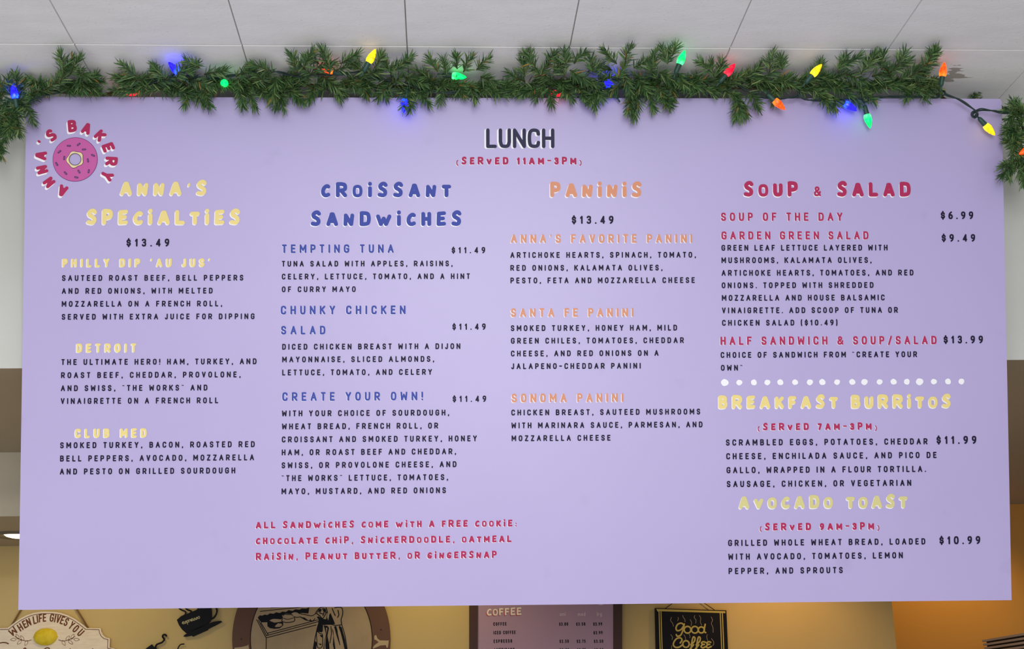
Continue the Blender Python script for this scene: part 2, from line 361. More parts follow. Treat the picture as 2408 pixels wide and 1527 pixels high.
rr = N(lav, 'ShaderNodeValToRGB'); rr.color_ramp.elements[0].position = .66; rr.color_ramp.elements[1].position = .80
rr.color_ramp.elements[0].color = (1, 1, 1, 1); rr.color_ramp.elements[1].color = (.86, .86, .88, 1); L(lav, nz.outputs[0], rr.inputs[0])
mxl = N(lav, 'ShaderNodeMixRGB'); mxl.blend_type = 'MULTIPLY'; mxl.inputs['Fac'].default_value = 1; L(lav, rb.outputs[0], mxl.inputs['Color1']); L(lav, rr.outputs[0], mxl.inputs['Color2']); L(lav, mxl.outputs[0], bsdf(lav).inputs['Base Color'])
core = mat('foam_core_edge', lin(238, 214, 240), .6, .2)
m = MB(); rc = .008; out = []
for cx_, cy_, a0 in ((rc, rc, 180), (BW-rc, rc, 270), (BW-rc, BH-rc*.1, 0), (rc*.1, BH-rc*.1, 90)):
    r_ = rc if cy_ == rc else rc*.1
    for k in range(7): a = R(a0 + 15*k); out.append((cx_ + r_*math.cos(a), cy_ + r_*math.sin(a)))
e = .0015
m.prism([bo(*p, 0) for p in out], -BN*BT, 0, 1)
m.build('panel', [lav, core], board, None, True)
m = MB()
for u in (.62, 1.86): m.tube([bo(u, .004, -BT*.5), Vector((bo(u, 0).x, bo(u, 0).y + .012, ZC + .004))], .0012, 6)
m.build('hanging_wire', mat('wire_steel', lin(120, 120, 120), .4, .5, .8), board)

ink = mat('ink_dark_violet', lin(36, 30, 54), .55, .15); blue = mat('ink_blue', lin(70, 84, 168), .55, .15)
red = mat('ink_crimson', lin(182, 50, 94), .55, .15); yel = mat('ink_yellow', lin(244, 222, 142), .45, .3)
org = mat('ink_orange', lin(222, 148, 112), .45, .3); whi = mat('ink_white', lin(253, 252, 255), .45, .3)
char_ = mat('ink_charcoal', lin(56, 56, 82), .55, .15)

def line(z, name, t, x0, x1, y, h, m_, bold=False, sh=None, stroke=None, label=None, wmul=1):
    ox, oy, sc = z
    X0, X1, Y = ox + x0/sc, ox + x1/sc, oy + y/sc
    A, B = bp(X0, Y), bp(X1, Y)
    Wd = (B - A).dot(EW); k = Wd / (x1 - x0)                  # metres per zoomed pixel
    f = Flat(A, EW, -EH, BN)
    st = stroke or (.25 if bold else .205)
    f.text(t, Wd, h*k, bold, st, 0, (sh[0]*k, -sh[1]*k) if sh else None, wmul=wmul)
    return f.build(name, [m_, whi], board, label)
Z1, Z2_, Z3, Z4, Z5, Z6, Z7, Z8 = (120,420,4.241), (120,780,4.241), (640,420,4.241), (640,780,3.818), (1170,420,4.4906), (1170,740,4.5434), (1660,420,3.32), (1660,860,2.937)
ZL, ZK = (1040,280,6.689), (580,1190,3.648)
H_, I_, D_, P_, N_ = 'heading', 'item_name', 'description', 'price', 'serving_hours'
line(ZL, 'title', "LUNCH", 690, 1765, 459, 313, char_, sh=(-27, 11), stroke=.176, label='large dark title LUNCH')
line(ZL, N_, "(SERVED 11AM-3PM)", 220, 2190, 718, 126, red, True, (-6, 7), label='crimson serving hours under the title')
# first column
line(Z1, H_, "ANNA'S", 690, 1552, 171, 160, yel, True, (-7, 9), .25, 'yellow heading word ANNA\'S')
line(Z1, H_, "SPECiALTiES", 354, 1885, 462, 162, yel, True, (-7, 9), .25, 'yellow heading word SPECIALTIES')
line(Z1, P_, "$13.49", 752, 1180, 680, 80, ink)
line(Z1, I_, "PHILLY DIP 'AU JUS'", 114, 1590, 886, 88, yel, sh=(-7, 4), stroke=.24, label='yellow item name')
for t, x0, x1, y in (("SAUTEED ROAST BEEF, BELL PEPPERS", 110, 1918, 1023), ("AND RED ONIONS, WITH MELTED", 108, 1612, 1152), ("MOZZARELLA ON A FRENCH ROLL,", 107, 1708, 1281), ("SERVED WITH EXTRA JUICE FOR DIPPING", 107, 2030, 1410)):
    line(Z1, D_, t, x0, x1, y, 59, ink)
line(Z2_, I_, "DETROIT", 254, 850, 211, 92, yel, sh=(-7, 4), stroke=.24, label='yellow item name')
for t, x0, x1, y in (("THE ULTIMATE HERO! HAM, TURKEY, AND", 103, 2050, 335), ("ROAST BEEF, CHEDDAR, PROVOLONE,", 100, 1892, 466), ('AND SWISS, "THE WORKS" AND', 98, 1560, 596), ("VINAIGRETTE ON A FRENCH ROLL", 97, 1668, 724)):
    line(Z2_, D_, t, x0, x1, y, 60, ink)
line(Z2_, I_, "CLUB MED", 240, 955, 1062, 94, yel, sh=(-7, 4), stroke=.24, label='yellow item name')
for t, x0, x1, y in (("SMOKED TURKEY, BACON, ROASTED RED", 91, 2032, 1166), ("BELL PEPPERS, AVOCADO, MOZZARELLA", 90, 2025, 1298), ("AND PESTO ON GRILLED SOURDOUGH", 88, 1838, 1428)):
    line(Z2_, D_, t, x0, x1, y, 61, ink)
# second column
line(Z3, H_, "CROiSSANT", 486, 1785, 188, 156, blue, True, (-6, 9), .25, 'blue heading word CROISSANT')
line(Z3, H_, "SANDWiCHES", 385, 1888, 476, 158, blue, True, (-6, 9), .25, 'blue heading word SANDWICHES')
line(Z3, I_, "TEMPTING TUNA", 97, 1212, 745, 87, blue, sh=(-3, 3), label='blue item name')
line(Z3, P_, "$11.49", 1790, 2125, 747, 63, ink)
for t, x1, y in (("TUNA SALAD WITH APPLES, RAISINS,", 1800, 880), ("CELERY, LETTUCE, TOMATO, AND A HINT", 1972, 1008), ("OF CURRY MAYO", 833, 1135)): line(Z3, D_, t, 97, x1, y, 58, ink)
line(Z3, I_, "CHUNKY CHICKEN", 85, 1330, 1358, 88, blue, sh=(-3, 3), label='blue item name')
line(Z3, I_, "SALAD", 88, 530, 1558, 87, blue, sh=(-3, 3), label='blue item name')
line(Z3, P_, "$11.49", 1797, 2130, 1511, 64, ink)
for t, x0, x1, y in (("DICED CHICKEN BREAST WITH A DIJON", 90, 1690, 164), ("MAYONNAISE, SLICED ALMONDS,", 90, 1455, 278), ("LETTUCE, TOMATO, AND CELERY", 90, 1435, 395)): line(Z4, D_, t, x0, x1, y, 53, ink)
line(Z4, I_, "CREATE YOUR OWN!", 90, 1355, 625, 79, blue, sh=(-3, 3), label='blue item name')
line(Z4, P_, "$11.49", 1620, 1922, 634, 57, ink)
for t, x0, x1, y in (("WITH YOUR CHOICE OF SOURDOUGH,", 88, 1590, 763), ("WHEAT BREAD, FRENCH ROLL, OR", 88, 1490, 880), ("CROISSANT AND SMOKED TURKEY, HONEY", 87, 1838, 997), ("HAM, OR ROAST BEEF AND CHEDDAR,", 86, 1652, 1113), ("SWISS, OR PROVOLONE CHEESE, AND", 85, 1655, 1229), ('"THE WORKS" LETTUCE, TOMATOES,', 85, 1580, 1345), ("MAYO, MUSTARD, AND RED ONIONS", 84, 1560, 1463)):
    line(Z4, D_, t, x0, x1, y, 54, ink)
# third column
line(Z5, H_, "PANiNiS", 556, 1522, 198, 166, org, True, (-8, 10), .25, 'orange heading PANINIS')
line(Z5, P_, "$13.49", 783, 1225, 480, 86, ink)
line(Z5, I_, "ANNA'S FAVORITE PANINI", 140, 2055, 682, 92, org, sh=(-6, 6), label='orange item name')
for t, x0, x1, y in (("ARTICHOKE HEARTS, SPINACH, TOMATO,", 135, 2095, 840), ("RED ONIONS, KALAMATA OLIVES,", 135, 1742, 976), ("PESTO, FETA AND MOZZARELLA CHEESE", 136, 2083, 1109)): line(Z5, D_, t, x0, x1, y, 62, ink)
line(Z5, I_, "SANTA FE PANINI", 141, 1435, 1464, 92, org, sh=(-6, 6), label='orange item name')
for t, x0, x1, y in (("SMOKED TURKEY, HONEY HAM, MILD", 142, 1918, 178), ("GREEN CHILES, TOMATOES, CHEDDAR", 143, 1990, 313), ("CHEESE, AND RED ONIONS ON A", 143, 1720, 449), ("JALAPENO-CHEDDAR PANINI", 146, 1530, 585)): line(Z6, D_, t, x0, x1, y, 63, ink)
line(Z6, I_, "SONOMA PANINI", 150, 1345, 941, 94, org, sh=(-6, 6), label='orange item name')
for t, x0, x1, y in (("CHICKEN BREAST, SAUTEED MUSHROOMS", 147, 2165, 1080), ("WITH MARINARA SAUCE, PARMESAN, AND", 148, 2190, 1218), ("MOZZARELLA CHEESE", 150, 1207, 1355)): line(Z6, D_, t, x0, x1, y, 63, ink)
# fourth column
line(Z7, H_, "SOUP", 294, 718, 142, 122, red, True, (-4, 8), .25, 'crimson heading word SOUP')
line(Z7, H_, "&", 841, 900, 139, 77, red, sh=(-3, 6), stroke=.2, label='crimson ampersand')
line(Z7, H_, "SALAD", 1024, 1598, 142, 122, red, True, (-4, 8), .25, 'crimson heading word SALAD')
line(Z7, I_, "SOUP OF THE DAY", 117, 1065, 333, 66, red, sh=(-3, 3), label='crimson item name')
line(Z7, P_, "$6.99", 1833, 2087, 318, 60, ink)
line(Z7, I_, "GARDEN GREEN SALAD", 120, 1268, 478, 64, red, sh=(-3, 3), label='crimson item name')
line(Z7, P_, "$9.49", 1840, 2102, 494, 59, ink)
for t, x0, x1, y in (("GREEN LEAF LETTUCE LAYERED WITH", 121, 1418, 565), ("MUSHROOMS, KALAMATA OLIVES,", 121, 1293, 662), ("ARTICHOKE HEARTS, TOMATOES, AND RED", 122, 1620, 761), ("ONIONS. TOPPED WITH SHREDDED", 123, 1308, 858), ("MOZZARELLA AND HOUSE BALSAMIC", 124, 1395, 956), ("VINAIGRETTE. ADD SCOOP OF TUNA OR", 125, 1498, 1054), ("CHICKEN SALAD ($10.49)", 126, 1027, 1151)):
    line(Z7, D_, t, x0, x1, y, 46, ink)
line(Z7, I_, "HALF SANDWICH & SOUP/SALAD", 113, 1800, 1302, 66, red, sh=(-3, 3), label='crimson item name')
line(Z7, P_, "$13.99", 1855, 2163, 1289, 60, ink)
line(Z7, D_, 'CHOICE OF SANDWICH FROM "CREATE YOUR', 115, 1648, 1402, 46, ink)
line(Z7, D_, 'OWN"', 117, 285, 1502, 46, ink)
DX = [130,230,330,423,512,614,716,802,904,1009,1093,1198,1295,1386,1475,1574,1672,1765]; DR = [25,20,21,20,21,20,21,22,20,21,22,20,21,21,25,20,21,21]
f = Flat(bp(1660 + 130/2.937, 860 + 118/2.937), EW, -EH, BN); k = (bp(2000, 900) - bp(1900, 900)).length / 100 / 2.937
for x, r_ in zip(DX, DR):
    p0 = random.random()*6
    f.poly([((x-130)*k + r_*k*(1 + .07*math.sin(2*a+p0))*math.cos(a), r_*k*.96*(1 + .06*math.sin(3*a+p0))*math.sin(a)) for a in [2*math.pi*i/20 for i in range(20)]])
f.build('dotted_divider', [whi], board, 'row of eighteen white dots')
line(Z8, H_, "BREAKFAST", 87, 912, 299, 96, yel, True, (-4, 6), .25, 'yellow heading word BREAKFAST')
line(Z8, H_, "BURRiTOS", 1004, 1692, 296, 97, yel, True, (-4, 6), .25, 'yellow heading word BURRITOS')
line(Z8, N_, "(SERVED 7AM-3PM)", 357, 1180, 449, 52, red, True, (-3, 3), label='crimson serving hours')
for t, x0, x1, y in (("SCRAMBLED EGGS, POTATOES, CHEDDAR", 138, 1530, 554), ("CHEESE, ENCHILADA SAUCE, AND PICO DE", 140, 1593, 649), ("GALLO, WRAPPED IN A FLOUR TORTILLA.", 142, 1520, 745), ("SAUSAGE, CHICKEN, OR VEGETARIAN", 144, 1418, 841)): line(Z8, D_, t, x0, x1, y, 43, ink)
line(Z8, P_, "$11.99", 1592, 1868, 543, 55, ink)
yel2 = mat('ink_pale_olive_yellow', lin(222, 212, 146), .45, .3)
line(Z8, H_, "AVOCADO", 228, 876, 991, 97, yel2, True, (-4, 6), .25, 'pale yellow heading word AVOCADO')
line(Z8, H_, "TOAST", 970, 1393, 987, 97, yel2, True, (-4, 6), .25, 'pale yellow heading word TOAST')
line(Z8, N_, "(SERVED 9AM-3PM)", 371, 1197, 1141, 53, red, True, (-3, 3), label='crimson serving hours')
for t, x0, x1, y in (("GRILLED WHOLE WHEAT BREAD, LOADED", 153, 1515, 1248), ("WITH AVOCADO, TOMATOES, LEMON", 154, 1360, 1343), ("PEPPER, AND SPROUTS", 156, 945, 1442)): line(Z8, D_, t, x0, x1, y, 43, ink)
line(Z8, P_, "$10.99", 1612, 1895, 1236, 55, ink)
for t, x1, y in (("ALL SANDWiCHES COME WiTH A FREE COOKiE:", 2318, 196), ("CHOCOLATE CHiP, SNiCKERDOODLE, OATMEAL", 2272, 331), ("RAiSiN, PEANUT BUTTER, OR GiNGERSNAP", 2145, 467)):
    line(ZK, 'cookie_note', t, 78, x1, y, 64, red, True, (-4, 4), .24, 'crimson note about the free cookie')
# bakery logo: a ring of letters round a pink doughnut
zx, zy, zs = 60, 260, 6.942
lc = bp(zx + 812/zs, zy + 800/zs); k = (bp(zx + 1812/zs, zy + 800/zs) - lc).length / 1000
f = Flat(lc, EW, -EH, BN)
for c, x, y in (('A',615,1320),('N',392,1178),('N',277,968),('A',255,735),("'",262,525),('S',415,400),('B',757,245),('A',992,287),('K',1215,405),('E',1350,597),('R',1405,830),('Y',1335,1068)):
    u, v = (x-812)*k, -(y-800)*k; a = math.atan2(v, u) - math.pi/2
    hh = 205*k*(.92 if c == 'A' else .9 if c in 'NK' else 1); wd = 205*k*{'A': .72, 'N': .70, "'": .26, 'S': .68, 'B': .70, 'K': .70, 'E': .66, 'R': .72, 'Y': .70}[c]
    if c == "'": hh = 150*k; 
    rr_ = 205*k*.135 if c != "'" else 205*k*.09
    for q in (1/3, 2/3, 1): f.char(c, u, v, hh, wd, rr_, 1, 0, a, (-20*k*q, -30*k*q), True)
    f.char(c, u, v, hh, wd, rr_, 0, 1, a, (0, 0), True)
f.build('logo_letters', [red, whi], board, 'crimson ring of letters ANNA\'S BAKERY')
pink = mat('ink_doughnut_pink', lin(204, 96, 166), .45, .3); outl = mat('ink_outline_plum', lin(84, 38, 96), .45, .3); spr = mat('ink_sprinkle_grey', lin(132, 92, 146), .45, .3); cream = mat('ink_dough_cream', lin(242, 224, 168), .45, .3)
f = Flat(lc, EW, -EH, BN)
f.ring((0, 0), 103*k, 368*k, 1, 0); f.ring((0, 0), 103*k, 361*k, 0, 1)
wav = lambda g: (lambda a: g * (1 + .075*math.cos(5*(a - .72)) + .03*math.sin(2*a)))
f.ring((0, 0), 92*k, 139*k, 1, 2, 60, wav(1)); f.ring((0, 0), 92*k, 132*k, 2, 3, 60, wav(1)); f.ring((0, 0), 93*k, 102*k, 1, 4)
for x, y, a in ((707,575,-3),(866,551,38),(954,635,5),(555,674,40),(1103,733,-25),(634,777,85),(514,877,-58),(1021,817,-78),(660,1028,-48),(877,1003,-60),(1036,996,80),(836,1098,-14)):
    ca, sa = math.cos(R(a)), math.sin(R(a)); u, v = (x-812)*k, -(y-800)*k; l_ = 20*k
    f.stroke([(u - l_*ca, v - l_*sa), (u + l_*ca, v + l_*sa)], 15*k, 1, 2); f.stroke([(u - l_*.8*ca, v - l_*.8*sa), (u + l_*.8*ca, v + l_*.8*sa)], 6.5*k, 3, 3)
f.build('logo_doughnut', [pink, outl, cream, spr], board, 'pink doughnut with sprinkles')

# ------------------------------------------------------------------ garland on the top edge of the board
GA = BTL + BN*.035
def gp(x, y, near=0.0):
    """a point on the garland: just under the ceiling or just in front of the board, whichever comes first"""
    d = ray(x, y); t1 = (GA - EYE).dot(BN) / d.dot(BN); t2 = (ZC - .022 - CAMZ) / d.z if d.z > 0 else 9
    return EYE + d * (min(t1, t2) - near)
def gpt(x, y): d = ray(x, y); return (gp(x, y) - EYE).dot(d) / d.dot(d)
needle = mat('needle_green', lin(60, 92, 48), .5, .4)
gi = N(needle, 'ShaderNodeNewGeometry'); cr = N(needle, 'ShaderNodeValToRGB'); L(needle, gi.outputs['Random Per Island'], cr.inputs[0])
E_ = cr.color_ramp.elements; E_[0].color = lin(50, 76, 48); E_[1].color = lin(132, 150, 92)
for p_, c_ in ((.3, lin(64, 100, 56)), (.65, lin(86, 122, 66)), (.9, lin(108, 136, 78))): e_ = E_.new(p_); e_.color = c_
L(needle, cr.outputs[0], bsdf(needle).inputs['Base Color'])
twig = mat('twig_brown_green', lin(74, 62, 38), .8, .2); dry = mat('dry_tip_tan', lin(168, 124, 62), .8, .2)
garland = thing('garland', 'green artificial pine garland draped over the top edge of the menu board', 'garland', gp(1204, 215))
BR = """10,270,250,50 40,230,60,45 5,240,120,50 30,265,290,50 55,235,20,60 15,300,255,50 -6,330,285,36 -20,250,90,60 25,225,100,40 62,245,200,50 20,290,200,45
70,225,30,60 100,215,35,60 85,222,200,45 140,200,65,70 120,205,50,60 165,175,60,45 180,165,-30,25 150,170,100,45 170,190,-20,60 190,200,10,50 205,200,60,25 150,215,10,60 185,185,-70,30 205,212,-10,30
330,190,170,60 320,180,140,45 345,200,200,50 300,212,180,35 350,185,60,30 310,205,150,35 335,205,20,50 370,195,20,60 400,200,-30,55 430,170,30,40 440,185,-20,60 455,205,-60,45 415,185,60,35 390,185,130,40 480,175,10,50 500,190,-15,45 470,160,150,35 450,205,250,42 480,210,290,42 375,210,0,50 420,215,10,50
540,195,200,40 560,185,-80,55 570,200,-60,60 590,190,20,50 555,180,30,40 600,200,-45,50 575,205,-95,45 520,205,10,40 650,180,-100,60 640,170,160,50 660,210,-80,45 690,200,-60,40 620,190,140,40 665,222,-120,32 675,205,-45,50 665,218,60,40 625,205,-30,40
700,170,110,45 715,160,60,45 730,175,140,50 750,150,150,30 770,150,110,35 760,180,-40,50 790,165,20,50 780,200,-60,38 740,200,250,38 800,150,30,45 700,195,30,50 735,165,20,50 775,175,100,35 820,195,-20,40
850,180,20,50 880,160,60,35 900,165,20,60 930,165,40,50 950,180,-20,50 940,200,-60,45 915,200,230,40 960,190,20,40 860,190,-90,35 890,195,-60,40 870,175,150,45 920,175,120,35 975,200,-100,58 962,212,-110,40 985,205,-60,45
1010,185,150,40 1030,170,120,40 1050,180,100,40 1070,190,-60,40 1090,170,60,40 1120,165,45,40 1130,180,-20,40 1105,197,-70,38 1040,200,-100,38 1150,205,-30,40 1075,162,90,30 1165,205,20,35 1025,200,-150,35 1060,200,0,50 1180,212,20,30 1205,214,10,28 1180,214,160,30
1235,192,150,42 1240,200,200,40 1235,180,100,40 1260,160,130,45 1250,150,100,30 1290,150,60,30 1300,170,40,50 1330,150,100,30 1340,165,-30,45 1350,150,45,35 1320,190,-60,50 1280,195,-120,40 1290,205,-80,40 1360,180,-20,45 1380,170,30,35 1260,210,-160,40 1345,205,200,40 1300,190,150,50 1330,180,120,45 1270,180,60,40 1355,200,-60,40
1405,190,-95,62 1395,170,100,35 1400,215,-120,30 1400,200,-60,35 1450,150,130,45 1470,145,70,35 1490,160,30,45 1440,165,170,30 1480,190,-20,50 1455,200,-150,30 1500,180,-60,40 1465,170,-70,50 1450,185,60,45 1500,190,-95,88 1480,215,-80,55 1515,200,-70,60 1495,215,-110,50 1545,200,-60,60 1540,215,-30,45 1560,220,-80,30 1530,200,150,40
1530,170,80,50 1550,170,-30,40 1570,150,110,40 1590,170,-60,40 1600,190,-20,45 1570,190,-70,40 1582,130,70,22 1570,150,85,30 1545,185,120,45 1620,195,10,45 1640,205,-20,40 1660,200,30,40 1680,185,100,40 1690,172,80,28 1670,165,140,30 1650,212,180,40 1690,208,20,40
1720,190,30,40 1725,220,-70,55 1740,228,-100,52 1760,215,-60,45 1750,185,40,50 1770,180,-20,45 1705,215,-20,30 1748,240,-75,32 1725,205,140,40 1765,200,60,40
1800,180,40,50 1810,165,80,40 1830,180,-30,45 1840,165,100,30 1850,190,10,40 1825,205,-100,35 1790,195,150,40 1815,195,20,45 1880,195,20,45 1900,190,50,40 1920,175,70,30 1910,208,-40,42 1935,212,-70,40 1940,190,20,50 1960,200,-30,45 1870,210,0,40
1980,155,30,50 1970,165,60,40 1990,175,-20,50 2010,190,-50,45 2000,210,-60,40 1960,226,-80,30 2020,215,-30,40 1985,195,160,50 2025,175,60,45 2040,160,60,40 2050,180,20,50 2070,160,80,35 2080,190,-20,50 2090,170,30,55 2110,152,60,35 2120,190,40,50 2140,180,30,60 2160,165,45,60 2180,152,60,42 2190,180,-60,40 2170,195,-80,38 2150,200,-120,35 2195,140,80,22 2185,190,-90,30 2070,205,10,50 2115,205,-10,50 2155,200,60,50 2100,190,120,40
2400,265,170,36 2392,262,110,24 2380,275,-90,50 2400,290,-120,50 2390,320,-100,50 2412,325,150,50 2412,365,205,62 2400,370,-120,55 2405,375,-90,58 2395,345,150,34 2420,350,-100,60 2420,290,120,50 2396,262,-140,30 2370,300,-60,45 2388,300,-150,26 2404,300,100,45 2384,310,-60,40 2372,330,20,45 2380,350,-40,50 2380,385,-130,40 2395,395,-60,45
-10,225,20,60 15,255,30,50 30,235,-160,55 45,265,-120,45 10,285,-40,45 50,240,-60,55 25,275,-100,40 -15,275,10,60 0,255,-60,60 40,205,100,30 20,215,130,40 -15,325,-70,40 -20,310,20,40"""
items = [tuple(float(q) for q in t.split(',')) for t in BR.split()]
def sprig(mb, x, y, ang, ln, near=None, behind=None):
    nr = random.uniform(0, .012) if near is None else near
    a = R(ang); x1, y1 = x + ln*math.cos(a), y - ln*math.sin(a)
    if behind: p0, p1 = behind
    else:
        d0, d1 = ray(x, y), ray(x1, y1)
        t = min(gpt(x, y) - nr, (ZC - .018 - CAMZ) / max(d1.z, .1))
        if 62 < x1 < 2356 and y1 > 228: t = min(t, gpt(x1, y1) - nr)
        p0 = EYE + d0*t; p1 = EYE + d1*(t - random.uniform(-.002, .02))
    d = p1 - p0; LN = d.length; d.normalize()
    mid = (p0 + p1)/2 + Vector((random.uniform(-1, 1), random.uniform(-1, .2), random.uniform(-1, .6)))*.004
    mb.tube([p0, mid, p1], [.0016, .0013, .0008], 5, 1)
    n = int(24 + LN*1000*1.05); s = d.cross(Vector((.3, .9, .2))).normalized(); t = d.cross(s)
    for i in range(n):
        q = (i + random.random()) / n; base = (p0.lerp(mid, q*2) if q < .5 else mid.lerp(p1, q*2 - 1))
        phi = random.random()*2*math.pi; out = s*math.cos(phi) + t*math.sin(phi)
        sp = random.uniform(.55, 1.25) * (1 - .55*q**3); dr = (d*math.cos(sp) + out*math.sin(sp)).normalized()
        L_ = random.uniform(.020, .035) * (1 - .25*q)
        tip = base + dr*L_ + Vector((0, 0, -1))*L_*.06
        if tip.z > ZC - .002: tip.z = ZC - .002 - random.random()*.004
        if not behind:
            hgt = (tip - BTL).dot(BN); inb = 0 < (tip - BTL).dot(EH)
            if inb and hgt < .003: tip += BN*(.003 - hgt + random.random()*.004)
        w_ = dr.cross(Vector((random.uniform(-1, 1), random.uniform(-1, 1), random.uniform(-1, 1)))).normalized()*random.uniform(.0011, .0018)
        up_ = dr.cross(w_).normalized()*.0004
        m1 = base.lerp(tip, .55) + up_*2
        mi = 2 if random.random() < .012 else 0
        mb.add([base + w_*.7, base - w_*.7, m1 + w_, m1 - w_, tip + w_*.25, tip - w_*.25, base - up_*2, m1 - up_*1.5],
               [(0,1,3,2), (2,3,5,4), (1,6,7,3), (6,0,2,7), (7,2,4), (3,7,5)], mi)
items.sort(key=lambda q: -q[3])
for it in items[:96]:
    m = MB(); sprig(m, *it); m.build('branch', [needle, twig, dry], garland)
m = MB()
for it in items[96:]: sprig(m, *it)
# low inner needles along the spine
for x in list(range(60, 215, 16)) + list(range(290, 1000, 15)) + list(range(1015, 1165, 15)) + list(range(1225, 2190, 15)):
    sprig(m, x, 202 + random.uniform(-14, 6), random.choice((0, 180)) + random.uniform(-25, 35), 28, -.012)
o = m.build('needles', [needle, twig, dry], garland); o['kind'] = 'stuff'
pb = on_plane(2290, 242, BTL + Vector((0, .045, 0)), Vector((0, 1, 0)))
m = MB(); sprig(m, 0, 0, 0, 0, behind=(pb, pb + Vector((.004, -.014, .033)))); m.build('branch', [needle, twig, dry], garland)
m = MB(); spine = []
for x, y in ((-60, 345), (-10, 265), (45, 228), (110, 214), (240, 222), (400, 208), (700, 200), (960, 205), (1190, 214), (1420, 206), (1700, 206), (1960, 206), (2180, 205), (2225, 222), (2300, 226), (2385, 262), (2420, 330), (2425, 430)):
    spine.append(gp(x, y, -.016) if not 2190 < x < 2375 else on_plane(x, y + 14, BTL + Vector((0, -.015, 0)), Vector((0, 1, 0))))
for i in range(5): m.tube([p + Vector((0, math.cos(i*1.26)*.003, math.sin(i*1.26)*.003)) for p in spine], .0016, 5, 0)
m.build('spine_wire', [twig], garland)

# ------------------------------------------------------------------ string of coloured bulbs
lights = thing('string_lights', 'string of coloured strawberry-shaped bulbs on dark green wire woven through the garland', 'string lights', gp(1204, 200))
cordm = mat('cord_dark_green', lin(34, 52, 50), .45, .4); sock = mat('socket_green', lin(44, 78, 66), .45, .4)
def cord(px, near=.012, twist=True):
    pts = [gp(x, y, near if len(q_) == 0 else q_[0]) for x, y, *q_ in px]; q = []
    for i in range(len(pts) - 1):
        a, b, c, d = pts[max(i-1, 0)], pts[i], pts[i+1], pts[min(i+2, len(pts)-1)]
        nseg = max(3, int((c - b).length/.006))
        for k_ in range(nseg):
            t = k_/nseg; q.append(.5*(2*b + (c-a)*t + (2*a-5*b+4*c-d)*t*t + (3*b-a-3*c+d)*t**3))
    q.append(pts[-1])
    for s_ in (0, math.pi):
        cm.tube([p + Vector((math.cos(i*.42 + s_)*.4, math.cos(i*.42 + s_)*.8, math.sin(i*.42 + s_)))*.0021 for i, p in enumerate(q)], .0019, 6)
cm = MB()
cord([(-20, 300), (20, 262), (40, 258), (90, 230), (160, 215, .0), (250, 224, -.03), (330, 205, .0), (400, 180), (430, 178), (500, 185, 0), (545, 178), (590, 170), (645, 168), (700, 180), (740, 176), (790, 175), (853, 170), (885, 186), (930, 190), (1010, 213), (1060, 218), (1120, 205, 0), (1220, 205, -.02), (1300, 208, 0), (1370, 224), (1400, 215), (1470, 200, 0), (1540, 180), (1600, 182), (1640, 195), (1690, 192), (1720, 190, 0), (1760, 215), (1800, 230), (1840, 231), (1874, 226), (1880, 208), (1878, 222), (1900, 235), (1960, 234), (2030, 232), (2080, 228), (2150, 227), (2205, 228), (2220, 212), (2224, 222), (2255, 234), (2280, 250), (2296, 264), (2292, 276), (2288, 268), (2304, 258), (2330, 260), (2370, 266), (2412, 263), (2440, 300)])
cm.build('cord', cordm, lights)
m = MB()
for cx_, cy_, r_ in ((2292, 269, 8), (2216, 218, 7), (2036, 234, 6)):
    m.tube([gp(cx_ + r_*math.cos(a*.6), cy_ + r_*math.sin(a*.6), .016) for a in range(12)], .0019, 6)
m.build('cord_loop', cordm, lights)

def bulb_mat(name, c, s, core_c, core_s):
    m = mat(name, c, .25, .5, 0, c, s)
    tc = N(m, 'ShaderNodeTexCoord'); vo = N(m, 'ShaderNodeTexVoronoi'); vo.inputs['Scale'].default_value = 230; L(m, tc.outputs['Object'], vo.inputs['Vector'])
    r = N(m, 'ShaderNodeValToRGB'); L(m, vo.outputs['Color'], r.inputs[0])
    r.color_ramp.elements[0].position = .2; r.color_ramp.elements[1].position = .8
    r.color_ramp.elements[0].color = (c[0]*s*.3, c[1]*s*.3, c[2]*s*.3, 1); r.color_ramp.elements[1].color = (c[0]*s, c[1]*s, c[2]*s, 1)
    ge = N(m, 'ShaderNodeAttribute'); ge.attribute_name = 'led'
    mx_ = N(m, 'ShaderNodeMixRGB'); L(m, ge.outputs['Fac'], mx_.inputs['Fac']); L(m, r.outputs[0], mx_.inputs['Color1']); mx_.inputs['Color2'].default_value = tuple(q*core_s for q in core_c[:3]) + (1,)
    L(m, mx_.outputs[0], bsdf(m).inputs['Emission Color']); bsdf(m).inputs['Emission Strength'].default_value = 1
    return m
BMAT = {'blue': bulb_mat('bulb_blue', (.003, .002, 1, 1), 15, (.05, .35, 1), 2.6), 'green': bulb_mat('bulb_green', (.0, .72, .10, 1), 3.6, (.35, 1, .62), 2.2), 'yellow': bulb_mat('bulb_yellow', (1, .62, .006, 1), 1.6, (1, .86, .05), 2.0),
        'orange': bulb_mat('bulb_orange', (1, .06, .003, 1), 2.4, (1, .5, .05), 2.2), 'red': bulb_mat('bulb_red', (1, .003, .025, 1), 2.4, (1, .12, .14), 2.2)}
